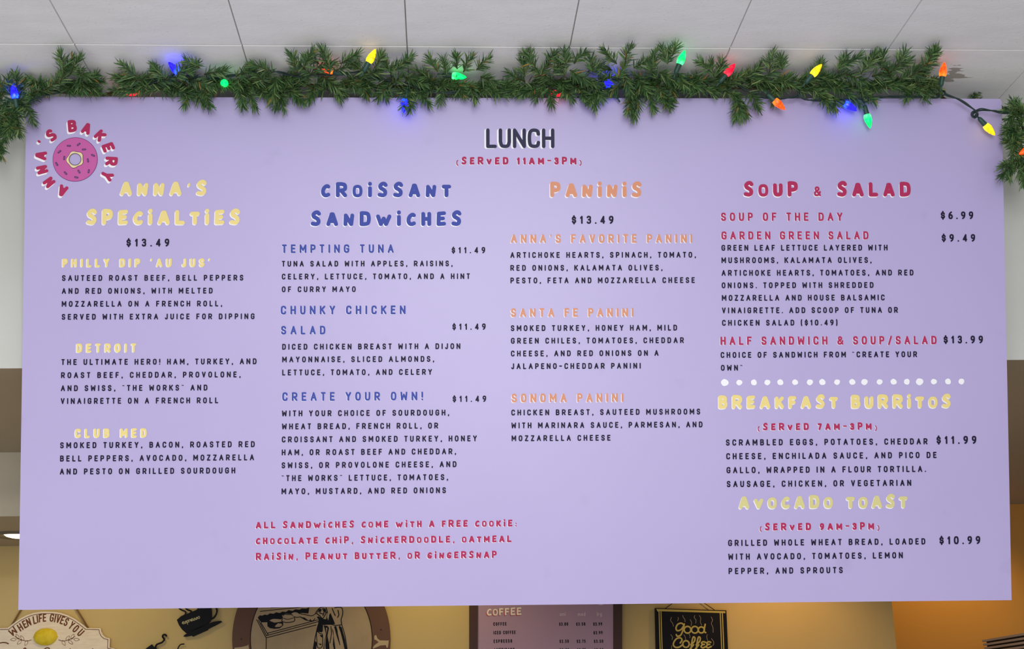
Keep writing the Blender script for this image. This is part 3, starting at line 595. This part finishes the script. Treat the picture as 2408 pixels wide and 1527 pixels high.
def bulb(color, x0, y0, x1, y1, near0=.02, near1=None, s0=None, size=1.0):
    """faceted bulb from its socket end (x0,y0) to its tip (x1,y1)"""
    d0, d1 = ray(x0, y0), ray(x1, y1); t = min(gpt(x0, y0) - near0, (ZC - .010 - CAMZ) / max(d1.z, .1))
    if 62 < x1 < 2356 and y1 > 228: t = min(t, gpt(x1, y1) + .012)
    a = EYE + d0*t; b = EYE + d1*(t - (0 if near1 is None else near1)); d = (b - a).normalized(); LN = .037*size
    b = a + d*LN
    u = d.cross(Vector((.2, .5, .84))).normalized(); v = d.cross(u)
    # socket
    m = MB(); e0 = a - d*.019*size
    m.tube([e0 - d*.004, e0, e0 + d*.008, e0 + d*.018*size, a + d*.001], [.0035, .0056, .0060, .0066, .0066], 12)
    m.tube([e0 - d*.016, e0 - d*.008, e0 - d*.002], .0022, 8)
    so = m.build('socket', sock, lights)
    prof = [(0, .0058), (.07, .0082), (.2, .0094), (.35, .0095), (.5, .0085), (.65, .0070), (.8, .0050), (.92, .0029), (1, .0006)]
    m = MB(); n = 10; vs = []
    for i, (q, r_) in enumerate(prof):
        for k_ in range(n):
            an = 2*math.pi*(k_ + .5*(i % 2))/n; vs.append(a + d*LN*q + (u*math.cos(an) + v*math.sin(an))*r_*size)
    fs = []
    for i in range(len(prof) - 1):
        for k_ in range(n):
            p, q, r2, s2 = i*n+k_, i*n+(k_+1) % n, (i+1)*n+(k_+1) % n, (i+1)*n+k_
            if i % 2 == 0: fs += [(p, q, s2), (q, r2, s2)]
            else: fs += [(p, q, r2), (p, r2, s2)]
    fs += [tuple(range(n))[::-1], tuple((len(prof)-1)*n + k_ for k_ in range(n))]
    m.add(vs, fs)
    o = m.build('bulb', BMAT[color], so, 'lit %s bulb' % color)
    at_ = o.data.attributes.new('led', 'FLOAT', 'POINT')
    for i, (q, r_) in enumerate(prof):
        for k_ in range(n): at_.data[i*n + k_].value = max(0, 1 - abs(q - .12)/.13) * (.1 + .6*((i*7 + k_*3) % 5)/4)
bulb('blue', 36, 233, 30, 197, .03)
bulb('blue', 421, 172, 396, 146, .012)
bulb('green', 528, 197, 525, 190, .022, .06)
bulb('red', 322, 214, 308, 219, -.03, -.01)
bulb('orange', 785, 168, 758, 160, .0)
bulb('yellow', 866, 148, 884, 114, .03)
bulb('green', 1062, 178, 1098, 182, -.012)
bulb('blue', 954, 232, 948, 268, .012)
bulb('red', 1324, 217, 1292, 222, -.012)
bulb('blue', 1440, 212, 1420, 180, -.025)
bulb('green', 1597, 152, 1612, 116, .02)
bulb('red', 1706, 177, 1731, 147, .024)
bulb('yellow', 1909, 178, 1935, 148, .075)
bulb('orange', 1820, 235, 1848, 260, .03)
bulb('blue', 1985, 243, 2018, 263, .006)
bulb('green', 2038, 268, 2047, 304, .004)
bulb('orange', 2216, 181, 2221, 145, .02)
bulb('yellow', 2316, 293, 2342, 321, .004)
bulb('orange', 2427, 346, 2391, 366, .034)

# ------------------------------------------------------------------ recessed downlight
lampc = Vector((-1.575, 4.70, Z2)); ci = on_plane(50, 1257, (0, 0, Z2), Vector((0, 0, 1)))
lampc = Vector((ci.x, ci.y, Z2))
dl = thing('recessed_light', 'lit round recessed downlight in the brown underside left of the board', 'ceiling light', lampc)
trimm = mat('lamp_trim_bronze', lin(110, 98, 80), .4, .4); lensm = mat('lamp_lens_lit', (1, .95, .85, 1), .3, .3, 0, (1.0, .87, .62, 1), 5)
m = MB(); prof = [(.056, .0005), (.062, -.003), (.086, -.010), (.092, -.007), (.093, .0)]; n = 40
vs = [(lampc.x + r_*math.cos(2*math.pi*k_/n), lampc.y + r_*math.sin(2*math.pi*k_/n), lampc.z + h_) for r_, h_ in prof for k_ in range(n)]
m.add(vs, [(i*n+k_, i*n+(k_+1) % n, (i+1)*n+(k_+1) % n, (i+1)*n+k_) for i in range(len(prof)-1) for k_ in range(n)], 0, True)
m.build('trim_ring', trimm, dl)
m = MB(); prof = [(.058, -.002), (.05, -.008), (.035, -.012), (.015, -.014), (.001, -.014)]
vs = [(lampc.x + r_*math.cos(2*math.pi*k_/n), lampc.y + r_*math.sin(2*math.pi*k_/n), lampc.z + h_) for r_, h_ in prof for k_ in range(n)]
m.add(vs, [(i*n+k_, i*n+(k_+1) % n, (i+1)*n+(k_+1) % n, (i+1)*n+k_) for i in range(len(prof)-1) for k_ in range(n)], 0, True)
m.build('lens', lensm, dl, 'glowing warm white lens')

# ------------------------------------------------------------------ decorations on the back wall
NY = Vector((0, -1, 0))
def wp(x, y, off=0.0): return on_plane(x, y, (0, Y3 - off, 0), Vector((0, 1, 0)))
class Wall(Flat):
    """art on a plane parallel to the back wall; coordinates are given in zoomed photo pixels (ox, oy, sc)"""
    def __init__(s, z, off): s.z, s.off = z, off; super().__init__((0, Y3 - off, 0), (1, 0, 0), (0, 0, 1), NY)
    def c(s, x, y): p = wp(s.z[0] + x/s.z[2], s.z[1] + y/s.z[2], s.off); return (p.x, p.z)
    def cs(s, pts): return [s.c(*p) for p in pts]
    def st(s, pts, wpx, mi=0, layer=0, smooth=True): s.stroke(catmull(s.cs(pts), 4) if smooth else s.cs(pts), wpx/2*s.px(), mi, layer)
    def px(s): return (Vector(s.c(1000, 300)) - Vector(s.c(0, 300))).length/1000
    def fill(s, pts, mi=0, layer=0, smooth=False): s.poly(catmull(s.cs(pts), 4)[:-1] if smooth else s.cs(pts), mi, layer)
    def solid(s, pts, depth, mi=0): 
        p = s.cs(pts); a = sum(p[i][0]*p[(i+1) % len(p)][1] - p[(i+1) % len(p)][0]*p[i][1] for i in range(len(p)))
        if a < 0: p = p[::-1]
        s.mb.prism([(x, Y3 - s.off, z_) for x, z_ in p], (0, depth, 0), mi)
ZA = (0, 1380, 4.816); ZB = (500, 1380, 4.816); ZCf = (1050, 1380, 4.816); ZD = (1500, 1380, 4.816)

# lemon plaque
wood = mat('whitewashed_board', lin(240, 222, 198), .6, .2); mottle(wood, lin(232, 214, 190), lin(246, 230, 208), 30, 5, .3, .7, (1, 1, 6))
brn = mat('burnt_brown_print', lin(112, 66, 40), .6, .2); ropem = mat('jute_rope', lin(140, 104, 62), .8, .1); edgem = mat('plaque_edge', lin(150, 116, 84), .7, .1)
half = [(535,285),(600,286),(680,297),(760,322),(840,362),(920,418),(985,470),(1140,472),(1147,512),(1165,548),(1198,578),(1245,588),(1240,690),(1300,704),(1300,1000)]
full = half + [(x, 2000 - y) for x, y in half[-2::-1]]; full += [(1070 - x, y) for x, y in full[-2:0:-1]]
W_ = Wall(ZA, .018)
pc = W_.c(535, 1000)
plaque = thing('wall_plaque', 'cream lemon plaque with brown lettering hanging at the bottom left', 'wall sign', Vector((pc[0], Y3, pc[1])))
W_.solid(full, .014); W_.build('board', [wood], plaque)
W_ = Wall(ZA, .018)
cx0, cy0 = 535, 1000
bord = [(cx0 + (x-cx0)*.968, cy0 + (y-cy0)*.970) for x, y in full]
W_.st(bord + [bord[0]], 7, 0, 0, False); W_.build('border_line', [brn], plaque)
W_ = Wall(ZA, .018); kk = W_.px()
for c, x, y, a in (('W',148,508,42),('H',229,462,35),('E',281,428,29),('N',324,404,23),('L',393,379,14),('I',424,368,11),('F',459,360,7),('E',505,353,4),('G',588,353,-4),('I',626,360,-8),('V',662,368,-12),('E',707,382,-17),('S',752,402,-22),('Y',812,440,-34),('O',860,478,-40),('U',915,522,-44)):
    wd = GL[c][0]*(1.1 if c == 'W' else .80)*90; W_.char(c, *W_.c(x, y), 92*kk, max(wd*kk, 14*kk), 7.5*kk, 0, 0, R(a))
W_.build('lettering', [brn], plaque, 'brown arched words WHEN LIFE GIVES YOU')
W_ = Wall(ZA, .018)
for mir in (0, 1):
    X = (lambda x: x) if mir else (lambda x: 1020 - x)
    W_.st([(X(665), 605), (X(720), 618), (X(790), 600), (X(850), 565)], 7)
    for px_, py_, a in ((722, 640, 60), (768, 585, -55), (800, 632, 40), (822, 568, -60), (868, 600, 5)):
        ca, sa = math.cos(R(a)), math.sin(R(a))
        lf = [(-32, 0), (-10, -15), (14, -11), (32, 0), (14, 11), (-10, 15), (-32, 0)]
        W_.st([(X(px_ + u*ca - v*sa), py_ + u*sa + v*ca) for u, v in lf], 4.5)
W_.build('leaf_sprig', [brn], plaque)
W_ = Wall(ZA, .018)
W_.st([(-70, 700), (-40, 660), (10, 638), (60, 636), (95, 648)], 13); W_.st([(-90, 800), (-95, 740), (-70, 700)], 14)
W_.st([(270, 705), (285, 697), (300, 720), (305, 780)], 13); W_.st([(500, 712), (530, 695), (560, 705), (545, 760)], 13); W_.st([(790, 790), (795, 706)], 12); W_.st([(1045, 790), (1050, 706)], 12)
W_.build('script_lettering', [brn], plaque)
lem = mat('lemon_skin', lin(226, 198, 30), .5, .3); mottle(lem, lin(222, 190, 20), lin(236, 212, 60), 60, 3, .3, .7, None, .3, 300)
lcx, lcz = W_.c(516, 570); m = MB(); n1, n2 = 28, 26; rx, rz = 142*kk, 98*kk; vs = []
for j in range(n2 + 1):
    for i in range(n1):
        th = math.pi*j/n2; ph = 2*math.pi*i/n1; q = -math.cos(th)
        qa = abs(q); r_ = max(math.sqrt(max(0, 1 - (qa/.93)**2))**.9, .17*math.sqrt(max(0, 1 - qa**6)) if qa > .8 else 0); xx = q*(1 if abs(q) < .93 else 1)*rx*(1.0)
        vs.append((lcx + q*rx, Y3 - .018 - max(0, r_*math.cos(ph))*.022, lcz + r_*math.sin(ph)*rz))
m.add(vs, [(j*n1+i, j*n1+(i+1) % n1, (j+1)*n1+(i+1) % n1, (j+1)*n1+i) for j in range(n2) for i in range(n1)], 0, True)
m.build('lemon', lem, plaque, 'yellow lemon', True)
W_ = Wall(ZA, .012)
apex = W_.c(560, -280); m = MB()
for x, y in ((95, 505), (1010, 490)):
    c_ = W_.c(x, y); m.tube([(c_[0], Y3 - .012, c_[1]), ((c_[0]+apex[0])/2, Y3 - .014, (c_[1]+apex[1])/2 - .002), (apex[0], Y3 - .012, apex[1])], .0032, 8)
m.build('rope', ropem, plaque)
m = MB(); m.tube([(apex[0], Y3 + .004, apex[1]), (apex[0], Y3 - .018, apex[1])], .004, 10); m.build('nail', mat('nail_steel', lin(90, 85, 80), .4, .5, .8), plaque)

# black cup cut-outs
blk = mat('cutout_black', lin(13, 14, 24), .6, .2); crm = mat('cream_paint', lin(196, 186, 140), .6, .2)
W_ = Wall(ZA, .014); pc = W_.c(2230, 400)
cup = thing('cup_cutout', 'black espresso cup cut-out tilted on the wall, just right of the lemon plaque', 'wall decoration', Vector((pc[0], Y3, pc[1])))
W_.solid([(2002,378),(2045,340),(2230,262),(2390,196),(2394,290),(2392,350),(2382,392),(2340,430),(2230,482),(2108,528),(2062,488),(2026,436)], .012); W_.build('cup', [blk], cup)
W_ = Wall(ZA, .014); W_.solid([(2074,566),(2092,546),(2150,512),(2290,448),(2420,398),(2500,388),(2512,402),(2440,440),(2356,482),(2350,494),(2184,568),(2172,556),(2100,570)], .010); W_.build('saucer', [blk], cup)
W_ = Wall(ZA, .014); q = catmull([(2392,218),(2440,215),(2462,262),(2456,310),(2430,355),(2392,378)], 4); q2 = catmull([(2392,238),(2428,236),(2446,268),(2440,306),(2420,340),(2390,358)], 4)
W_.solid(q + q2[::-1], .008); W_.build('handle', [blk], cup)
m = MB()
for pts in ([(2045,345),(2092,318),(2098,285),(2062,268),(2030,250),(2020,215)], [(2140,310),(2165,280),(2120,262),(2100,240),(2120,205)], [(2230,268),(2242,240),(2200,215)]):
    c_ = catmull(W_.cs(pts), 5); m.tube([(x, Y3 - .009, z_) for x, z_ in c_], .0026, 8)
m.build('steam', blk, cup, 'black wavy wire steam')
W_ = Wall(ZA, .014); a0 = R(19)
def script(W, pts, x, y, s, ang, wpx):
    ca, sa = math.cos(ang), math.sin(ang); W.st([(x + s*(u*ca - v*sa), y - s*(u*sa + v*ca)) for u, v in pts], wpx)
x = 2068; y = 428
SC = {'e': [(0,.3),(.55,.4),(.5,.62),(.2,.6),(.05,.3),(.25,.02),(.7,.1)], 's': [(.0,.05),(.4,.6),(.55,.3),(.3,.0),(.05,.08)], 'p': [(.1,.6),(.05,-.5),(.1,.3),(.4,.62),(.65,.35),(.4,.02),(.1,.15)],
      'r': [(0,.0),(.1,.6),(.3,.5),(.55,.55),(.5,.1),(.7,.05)], 'o': [(.35,.62),(.05,.4),(.2,.02),(.55,.15),(.55,.5),(.35,.62)]}
for c in 'espresso':
    script(W_, SC[c], x, y, 40, a0, 6.5); x += 26.5*math.cos(a0); y -= 26.5*math.sin(a0)
W_.build('lettering', [crm], cup, 'cream script word espresso')
W_ = Wall(ZA, .014); pc = W_.c(1800, 800)
cup2 = thing('cup_cutout', 'second black cup cut-out at the bottom edge, below the espresso cup', 'wall decoration', Vector((pc[0], Y3, pc[1])))
W_.solid([(1640,712),(1680,682),(1718,655),(1732,676),(1760,690),(1780,715),(1960,800),(1950,900),(1860,980),(1740,960),(1650,880),(1620,790)], .012); W_.build('cup', [blk], cup2)
m = MB()
for pts, r_ in (([(1750,715),(1768,662),(1800,645),(1832,632),(1856,600),(1838,566),(1850,546),(1872,548),(1884,564)], .0034), ([(1920,800),(2000,720),(2022,680),(2045,656),(2085,651)], .0022)):
    c_ = catmull(W_.cs(pts), 5); m.tube([(x, Y3 - .009, z_) for x, z_ in c_], r_, 8)
m.build('steam', blk, cup2, 'black wavy wire steam')

# oval baker sign
W_ = Wall(ZB, .016); ocx, ocy = 1118, 600; pc = W_.c(ocx, ocy)
oval = thing('oval_sign', 'oval brown wooden sign with black drawing of a baker, below the board', 'wall sign', Vector((pc[0], Y3, pc[1])))
ell = lambda a, b, n=72: [(ocx + a*math.cos(2*math.pi*i/n), ocy + b*math.sin(2*math.pi*i/n)) for i in range(n)]
ring_b = mat('sign_brown', lin(104, 74, 60), .55, .25); tan_ = mat('sign_tan', lin(172, 150, 120), .6, .2); mottle(tan_, lin(168, 146, 116), lin(178, 156, 126), 12)
W_.solid(ell(897, 985), .014); W_.build('rim', [ring_b], oval)
W_ = Wall(ZB, .0165); W_.fill(ell(690, 765), 0, 0); W_.st(ell(690, 765) + [ell(690, 765)[0]], 9, 1, 1, False); W_.build('disc', [tan_, blk], oval)
W_ = Wall(ZB, .0165)
W_.fill([(1832,560),(1850,548),(1868,590),(1895,610),(1985,612),(1996,608),(1992,640),(1985,690),(1970,695),(1962,664),(1900,668),(1850,690),(1818,705),(1816,690),(1830,668),(1880,630),(1850,606),(1832,600)]); 
W_.fill([(246,694),(330,684),(392,670),(404,655),(412,700),(410,780),(252,780)])
W_.fill([(300,1000),(330,980),(430,960),(440,990),(340,1010)]); W_.build('rim_letters', [mat('sign_cream', lin(190, 168, 134), .6, .2)], oval)
W_ = Wall(ZB, .0165)
for x, y in ((325, 596), (1907, 490)):
    W_.disc(W_.c(x, y), 10*kk, 0, 1)
W_.build('screw', [mat('screw_dark', lin(48, 26, 20), .4, .4)], oval)
W_ = Wall(ZB, .0166)
scal = [(510,352),(535,326),(560,330),(590,318),(620,322),(650,304),(690,308),(720,292),(760,300),(790,284),(830,288),(860,266),(905,276),(935,258),(985,262),(1010,248),(1060,250),(1095,236)]
W_.fill(scal + [(1085,306),(1020,300),(985,302),(960,288),(905,292),(890,312),(820,308),(785,330),(800,352),(775,372),(700,366),(650,380),(625,404),(550,408)])
W_.st([(540,282),(760,258),(960,238),(1100,222)], 8); W_.st([(660,240),(860,228)], 7)
for a_, b_ in (((500,376),(606,582)),((548,412),(628,545)),((520,380),(612,560)),((606,582),(1172,436)),((612,556),(1196,398)),((620,530),(1190,378)),((607,582),(606,760))): W_.st([a_, b_], 9, 0, 0, False)
W_.fill([(640,384),(618,404),(622,452),(650,472),(700,480),(760,474),(800,440),(800,410),(786,398),(700,410)])
W_.fill([(648,382),(680,368),(740,368),(778,382),(770,398),(700,404),(660,396)], 1, 1); W_.fill([(706,448),(740,416),(780,420),(790,438),(760,458),(710,460)], 1, 1)
W_.st([(790,365),(785,392),(830,408),(900,402),(930,385),(928,352)], 9); W_.st([(790,345),(830,362),(850,350),(880,362),(915,345)], 8); W_.st([(800,330),(812,315),(850,318),(890,318),(912,330)], 9)
W_.fill([(795,345),(850,340),(915,345),(925,375),(860,395),(795,388)], 1, 1); W_.st([(800,358),(850,372),(915,356)], 7, 0, 2)
W_.fill([(900,306),(925,290),(960,292),(990,308),(1060,322),(1120,330),(1165,312),(1172,350),(1140,388),(1080,384),(1020,352),(985,346),(945,350),(915,336)], 1, 1)
W_.st([(895,300),(925,288),(962,292),(985,306),(1060,322),(1125,332),(1165,310)], 8, 0, 2); W_.st([(920,342),(960,350),(1000,346),(1050,378),(1130,390),(1160,362)], 8, 0, 2)
W_.fill([(985,346),(1040,352),(1090,388),(1050,380)], 0, 3); W_.fill([(1090,390),(1110,368),(1120,392)], 0, 3)
for p in ([(1165,310),(1180,280),(1220,240),(1280,228)], [(1170,300),(1210,330),(1245,362),(1270,330),(1290,290)], [(1190,290),(1230,262),(1215,300),(1250,310)], [(1245,250),(1262,290),(1250,330)], [(1285,240),(1300,300),(1290,380)], [(1385,240),(1420,235),(1460,240),(1474,280),(1470,330),(1456,372),(1462,430)], [(1355,250),(1375,300),(1390,330)], [(1420,270),(1430,320),(1415,350)]): W_.st(p, 10, 0, 2)
W_.fill([(1255,240),(1285,262),(1282,300),(1262,280)], 0, 2); W_.fill([(1195,262),(1225,250),(1220,290),(1200,284)], 0, 2)
W_.fill([(1200,372),(1180,350),(1195,336),(1245,366),(1290,372),(1335,300),(1388,424),(1330,434),(1250,430),(1248,505),(1236,520),(1180,508),(1196,430)], 0, 2)
W_.fill([(1300,300),(1320,330),(1310,386),(1296,350)], 1, 3)
W_.st([(1196,430),(1176,510),(1156,610),(1138,720)], 10); W_.st([(1180,512),(1220,535),(1245,550),(1240,680),(1190,690),(1180,600),(1180,512)], 9); W_.fill([(1210,552),(1245,548),(1240,580)], 0, 1); W_.fill([(1195,645),(1235,650),(1225,668)], 0, 1)
W_.fill([(1158,612),(1180,640),(1172,720),(1142,720)], 0, 1)
W_.fill([(1258,440),(1300,446),(1318,470),(1300,560),(1320,650),(1326,740),(1252,740),(1262,640),(1284,540),(1270,480)], 0, 1); W_.fill([(1284,466),(1300,470),(1286,560),(1276,660),(1282,740),(1266,740),(1268,640),(1290,540)], 1, 2)
for p in ([(1375,452),(1405,560),(1440,668),(1446,660),(1415,520),(1395,450)], [(1350,470),(1368,560),(1362,660),(1380,740),(1396,740),(1376,600),(1366,500)], [(1425,450),(1450,520),(1480,640),(1500,740),(1524,740),(1500,600),(1462,460)]): W_.fill(p, 0, 1)
for p in ([(1340,450),(1345,540),(1328,640)], [(1462,430),(1500,560),(1525,720)], [(1395,450),(1410,500),(1412,540)], [(1440,440),(1470,540)], [(1255,432),(1330,428),(1400,440),(1462,432)]): W_.st(p, 9, 0, 1)
W_.build('baker_drawing', [blk, tan_], oval, 'black line drawing of a baker in a long dress at a counter')

# coffee price list
frm = mat('frame_dark_brown', lin(74, 50, 46), .5, .3); mauve = mat('mauve_panel', lin(180, 146, 168), .45, .35); blacki = mat('price_black', lin(40, 34, 44), .5, .2)
W_ = Wall(ZCf, .020); pc = W_.c(1130, 500)
price = thing('coffee_price_list', 'mauve coffee price list in a dark brown frame, below the board', 'menu sign', Vector((pc[0], Y3, pc[1])))
YT, YB = -160, 1100
W_ = Wall(ZCf, .014); W_.solid([(345, YT), (1900, YT), (1900, YB), (345, YB)], .010); W_.build('panel', [mauve], price)
for pts in ([(257, YT-90), (352, YT-90), (352, YB+90), (257, YB+90)], [(1890, YT-90), (1990, YT-90), (1990, YB+90), (1890, YB+90)], [(352, YT-90), (1890, YT-90), (1890, YT), (352, YT)], [(352, YB), (1890, YB), (1890, YB+90), (352, YB+90)]):
    W_ = Wall(ZCf, .020); W_.solid(pts, .018); W_.build('frame', [frm], price)
crm2 = mat('coffee_cream', lin(246, 232, 218), .5, .2); rsh = mat('coffee_red_shadow', lin(176, 80, 84), .5, .2); faint = mat('faint_pink_print', lin(222, 196, 206), .5, .2)
def wtext(name, t, x0, x1, y, h, mats, bold=False, sh=None, stroke=.2, wmul=1, label=None):
    W = Wall(ZCf, .014); a, b = W.c(x0, y), W.c(x1, y); k_ = (b[0]-a[0])/(x1-x0)
    f = Flat((a[0], Y3 - .014, a[1]), (1, 0, 0), (0, 0, 1), NY); f.text(t, b[0]-a[0], h*k_, bold, stroke, 0, (sh[0]*k_, -sh[1]*k_) if sh else None, wmul=wmul); return f.build(name, mats, price, label)
wtext('heading', 'COFFEE', 455, 850, 331, 92, [crm2, rsh], True, (-9, 8), .20, label='cream heading COFFEE with red shadow')
for t, x0, x1 in (('sml', 1282, 1352), ('med', 1486, 1574), ('lrg', 1703, 1760)): wtext('size_label', t, x0, x1, 334, 44, [faint], False, None, .16)
for row, y, pr in (('COFFEE', 445, ((1275, 1378, '$3.00'), (1468, 1573, '$3.50'), (1662, 1763, '$3.99'))), ('ICED COFFEE', 543, ((1665, 1767, '$3.99'),)), ('ESPRESSO', 640, ((1280, 1385, '$2.50'), (1475, 1575, '$2.75'), (1670, 1775, '$3.50'))), ('AMERICANO', 738, ((1283, 1388, '$2.50'), (1478, 1578, '$2.75'), (1673, 1778, '$3.50')))):
    x0, x1 = {'COFFEE': (530, 680), 'ICED COFFEE': (531, 783), 'ESPRESSO': (533, 743), 'AMERICANO': (536, 770)}[row]
    wtext('drink_name', row, x0, x1, y, 38, [blacki], False, None, .2, .8)
    for a_, b_, t in pr: wtext('price', t, a_, b_, y, 36, [blacki], False, None, .2, .8)
W_ = Wall(ZCf, .014); c_ = W_.c(1745, 150); W_.ring(c_, 52*kk, 64*kk, 0, 0); W_.build('round_logo', [faint], price)

# good coffee sign
W_ = Wall(ZD, .018); pc = W_.c(600, 600)
gc = thing('good_coffee_sign', 'small black and gold good coffee sign hanging from a wire', 'wall sign', Vector((pc[0], Y3, pc[1])))
W_.solid([(195, 245), (1003, 270), (1040, 1150), (215, 1150)], .014); W_.build('panel', [blk], gc)
goldp = mat('gold_paint', lin(196, 176, 92), .45, .4, .2); pale = mat('pale_gold_line', lin(150, 140, 116), .5, .2)
W_ = Wall(ZD, .018)
W_.fill([(206, 254), (990, 280), (992, 302), (940, 300), (245, 280), (225, 285)]); W_.build('top_bar', [goldp], gc)
W_ = Wall(ZD, .018)
for xs, slope in (((240, 262), .028), ((932, 956), .040)):
    for x in xs: W_.st([(x, 285), (x + slope*850, 1135)], 11, 0, 0, False)
W_.build('side_line', [goldp], gc)
W_ = Wall(ZD, .018); G = lambda p: W_.st(p, 17)
G([(522,435),(490,415),(450,430),(432,470),(445,500),(485,490),(515,450),(525,425)]); G([(525,428),(505,510),(480,555),(445,562),(435,545)])
for cx_ in (562, 645): W_.st([(cx_+38*math.cos(a*.5), 490-38*math.sin(a*.5)) for a in range(14)], 17)
W_.st([(718+34*math.cos(a*.5), 492-34*math.sin(a*.5)) for a in range(14)], 17); G([(762,428),(752,480),(750,510),(768,522)])
G([(478,600),(470,640),(490,660)][:0] or [(480,640),(500,605),(480,582),(440,590),(410,625),(402,665),(430,690),(470,685),(505,660)])
W_.st([(545+36*math.cos(a*.5), 652-38*math.sin(a*.5)) for a in range(14)], 17)
for x in (600, 660): G([(x,660),(x+40,620),(x+45,580),(x+25,575),(x+10,640),(x,720),(x-12,750),(x-20,725),(x+30,660)])
for x in (735, 795): G([(x+30,632),(x+5,625),(x-15,640),(x,655),(x+18,655),(x-5,660),(x-20,680),(x,695),(x+35,680)])
W_.build('script_lettering', [goldp], gc, 'gold script words Good Coffee')
W_ = Wall(ZD, .018)
for p in ([(380,348),(370,385),(392,415),(402,450)], [(455,350),(458,368),(450,388)], [(508,328),(515,352),(532,372),(534,400)], [(592,375),(608,410),(602,445)], [(645,328),(638,352),(658,380),(655,415)], [(696,328),(712,360),(708,400),(722,440)], [(830,345),(845,380),(832,420),(850,465),(852,520)], [(372,545),(392,575),(386,600)], [(520,545),(535,570),(540,600)], [(580,540),(590,560),(588,582)], [(786,545),(780,570),(788,610)], [(832,590),(855,620),(858,650),(846,672)], [(382,670),(380,720)]): W_.st(p, 6)
W_.build('steam_lines', [pale], gc)
m = MB(); ap = W_.c(580, 70)
for x, y in ((312, 250), (872, 266)):
    c_ = W_.c(x, y); mid_ = W_.c(400 if x < 500 else 755, 186); m.tube([(c_[0], Y3 - .012, c_[1]), (mid_[0], Y3 - .010, mid_[1]), (ap[0], Y3 - .008, ap[1])], .0014, 6)
m.build('hanging_wire', mat('wire_dark', lin(60, 48, 36), .4, .4, .5), gc)
m = MB(); m.tube([(ap[0], Y3 + .004, ap[1]), (ap[0], Y3 - .014, ap[1])], .003, 10); m.build('nail', bpy.data.materials['nail_steel'], gc)

# ridged dark cabinet at the lower right
dk = mat('dark_slats', lin(186, 164, 152), .5, .3); dk2 = mat('dark_gap', lin(48, 34, 28), .7, .2)
P = EYE + ray(2309, 1506) * (4.75 / ray(2309, 1506).y); hv = ray(1546, 1600); d = -Vector((hv.x, hv.y, 0)).normalized(); sd = Vector((-d.y, d.x, 0))
if sd.x < 0: sd = -sd
cab = thing('slatted_cabinet', 'dark brown ridged cabinet top at the bottom right corner', 'cabinet', Vector((P.x, P.y, P.z - .5)))
m = MB(); zt = P.z
def slab(z0, z1, inset, mi, mb):
    a = P + sd*inset; q = [a, a + d*1.5, a + d*1.5 + sd*.45, a + sd*.45]
    mb.prism([(p.x, p.y, z1) for p in q], (0, 0, z0 - z1), mi)
m = MB(); slab(zt - .9, zt - .004, .016, 0, m); m.build('body', dk2, cab)
for i in range(24):
    m = MB(); slab(zt - .0132*(i+1) + .0062, zt - .0132*i, .002*min(i, 3), 0, m); m.build('slat', dk, cab)
m = MB(); slab(0, zt - .9, .03, 0, m); m.build('base', dk2, cab)
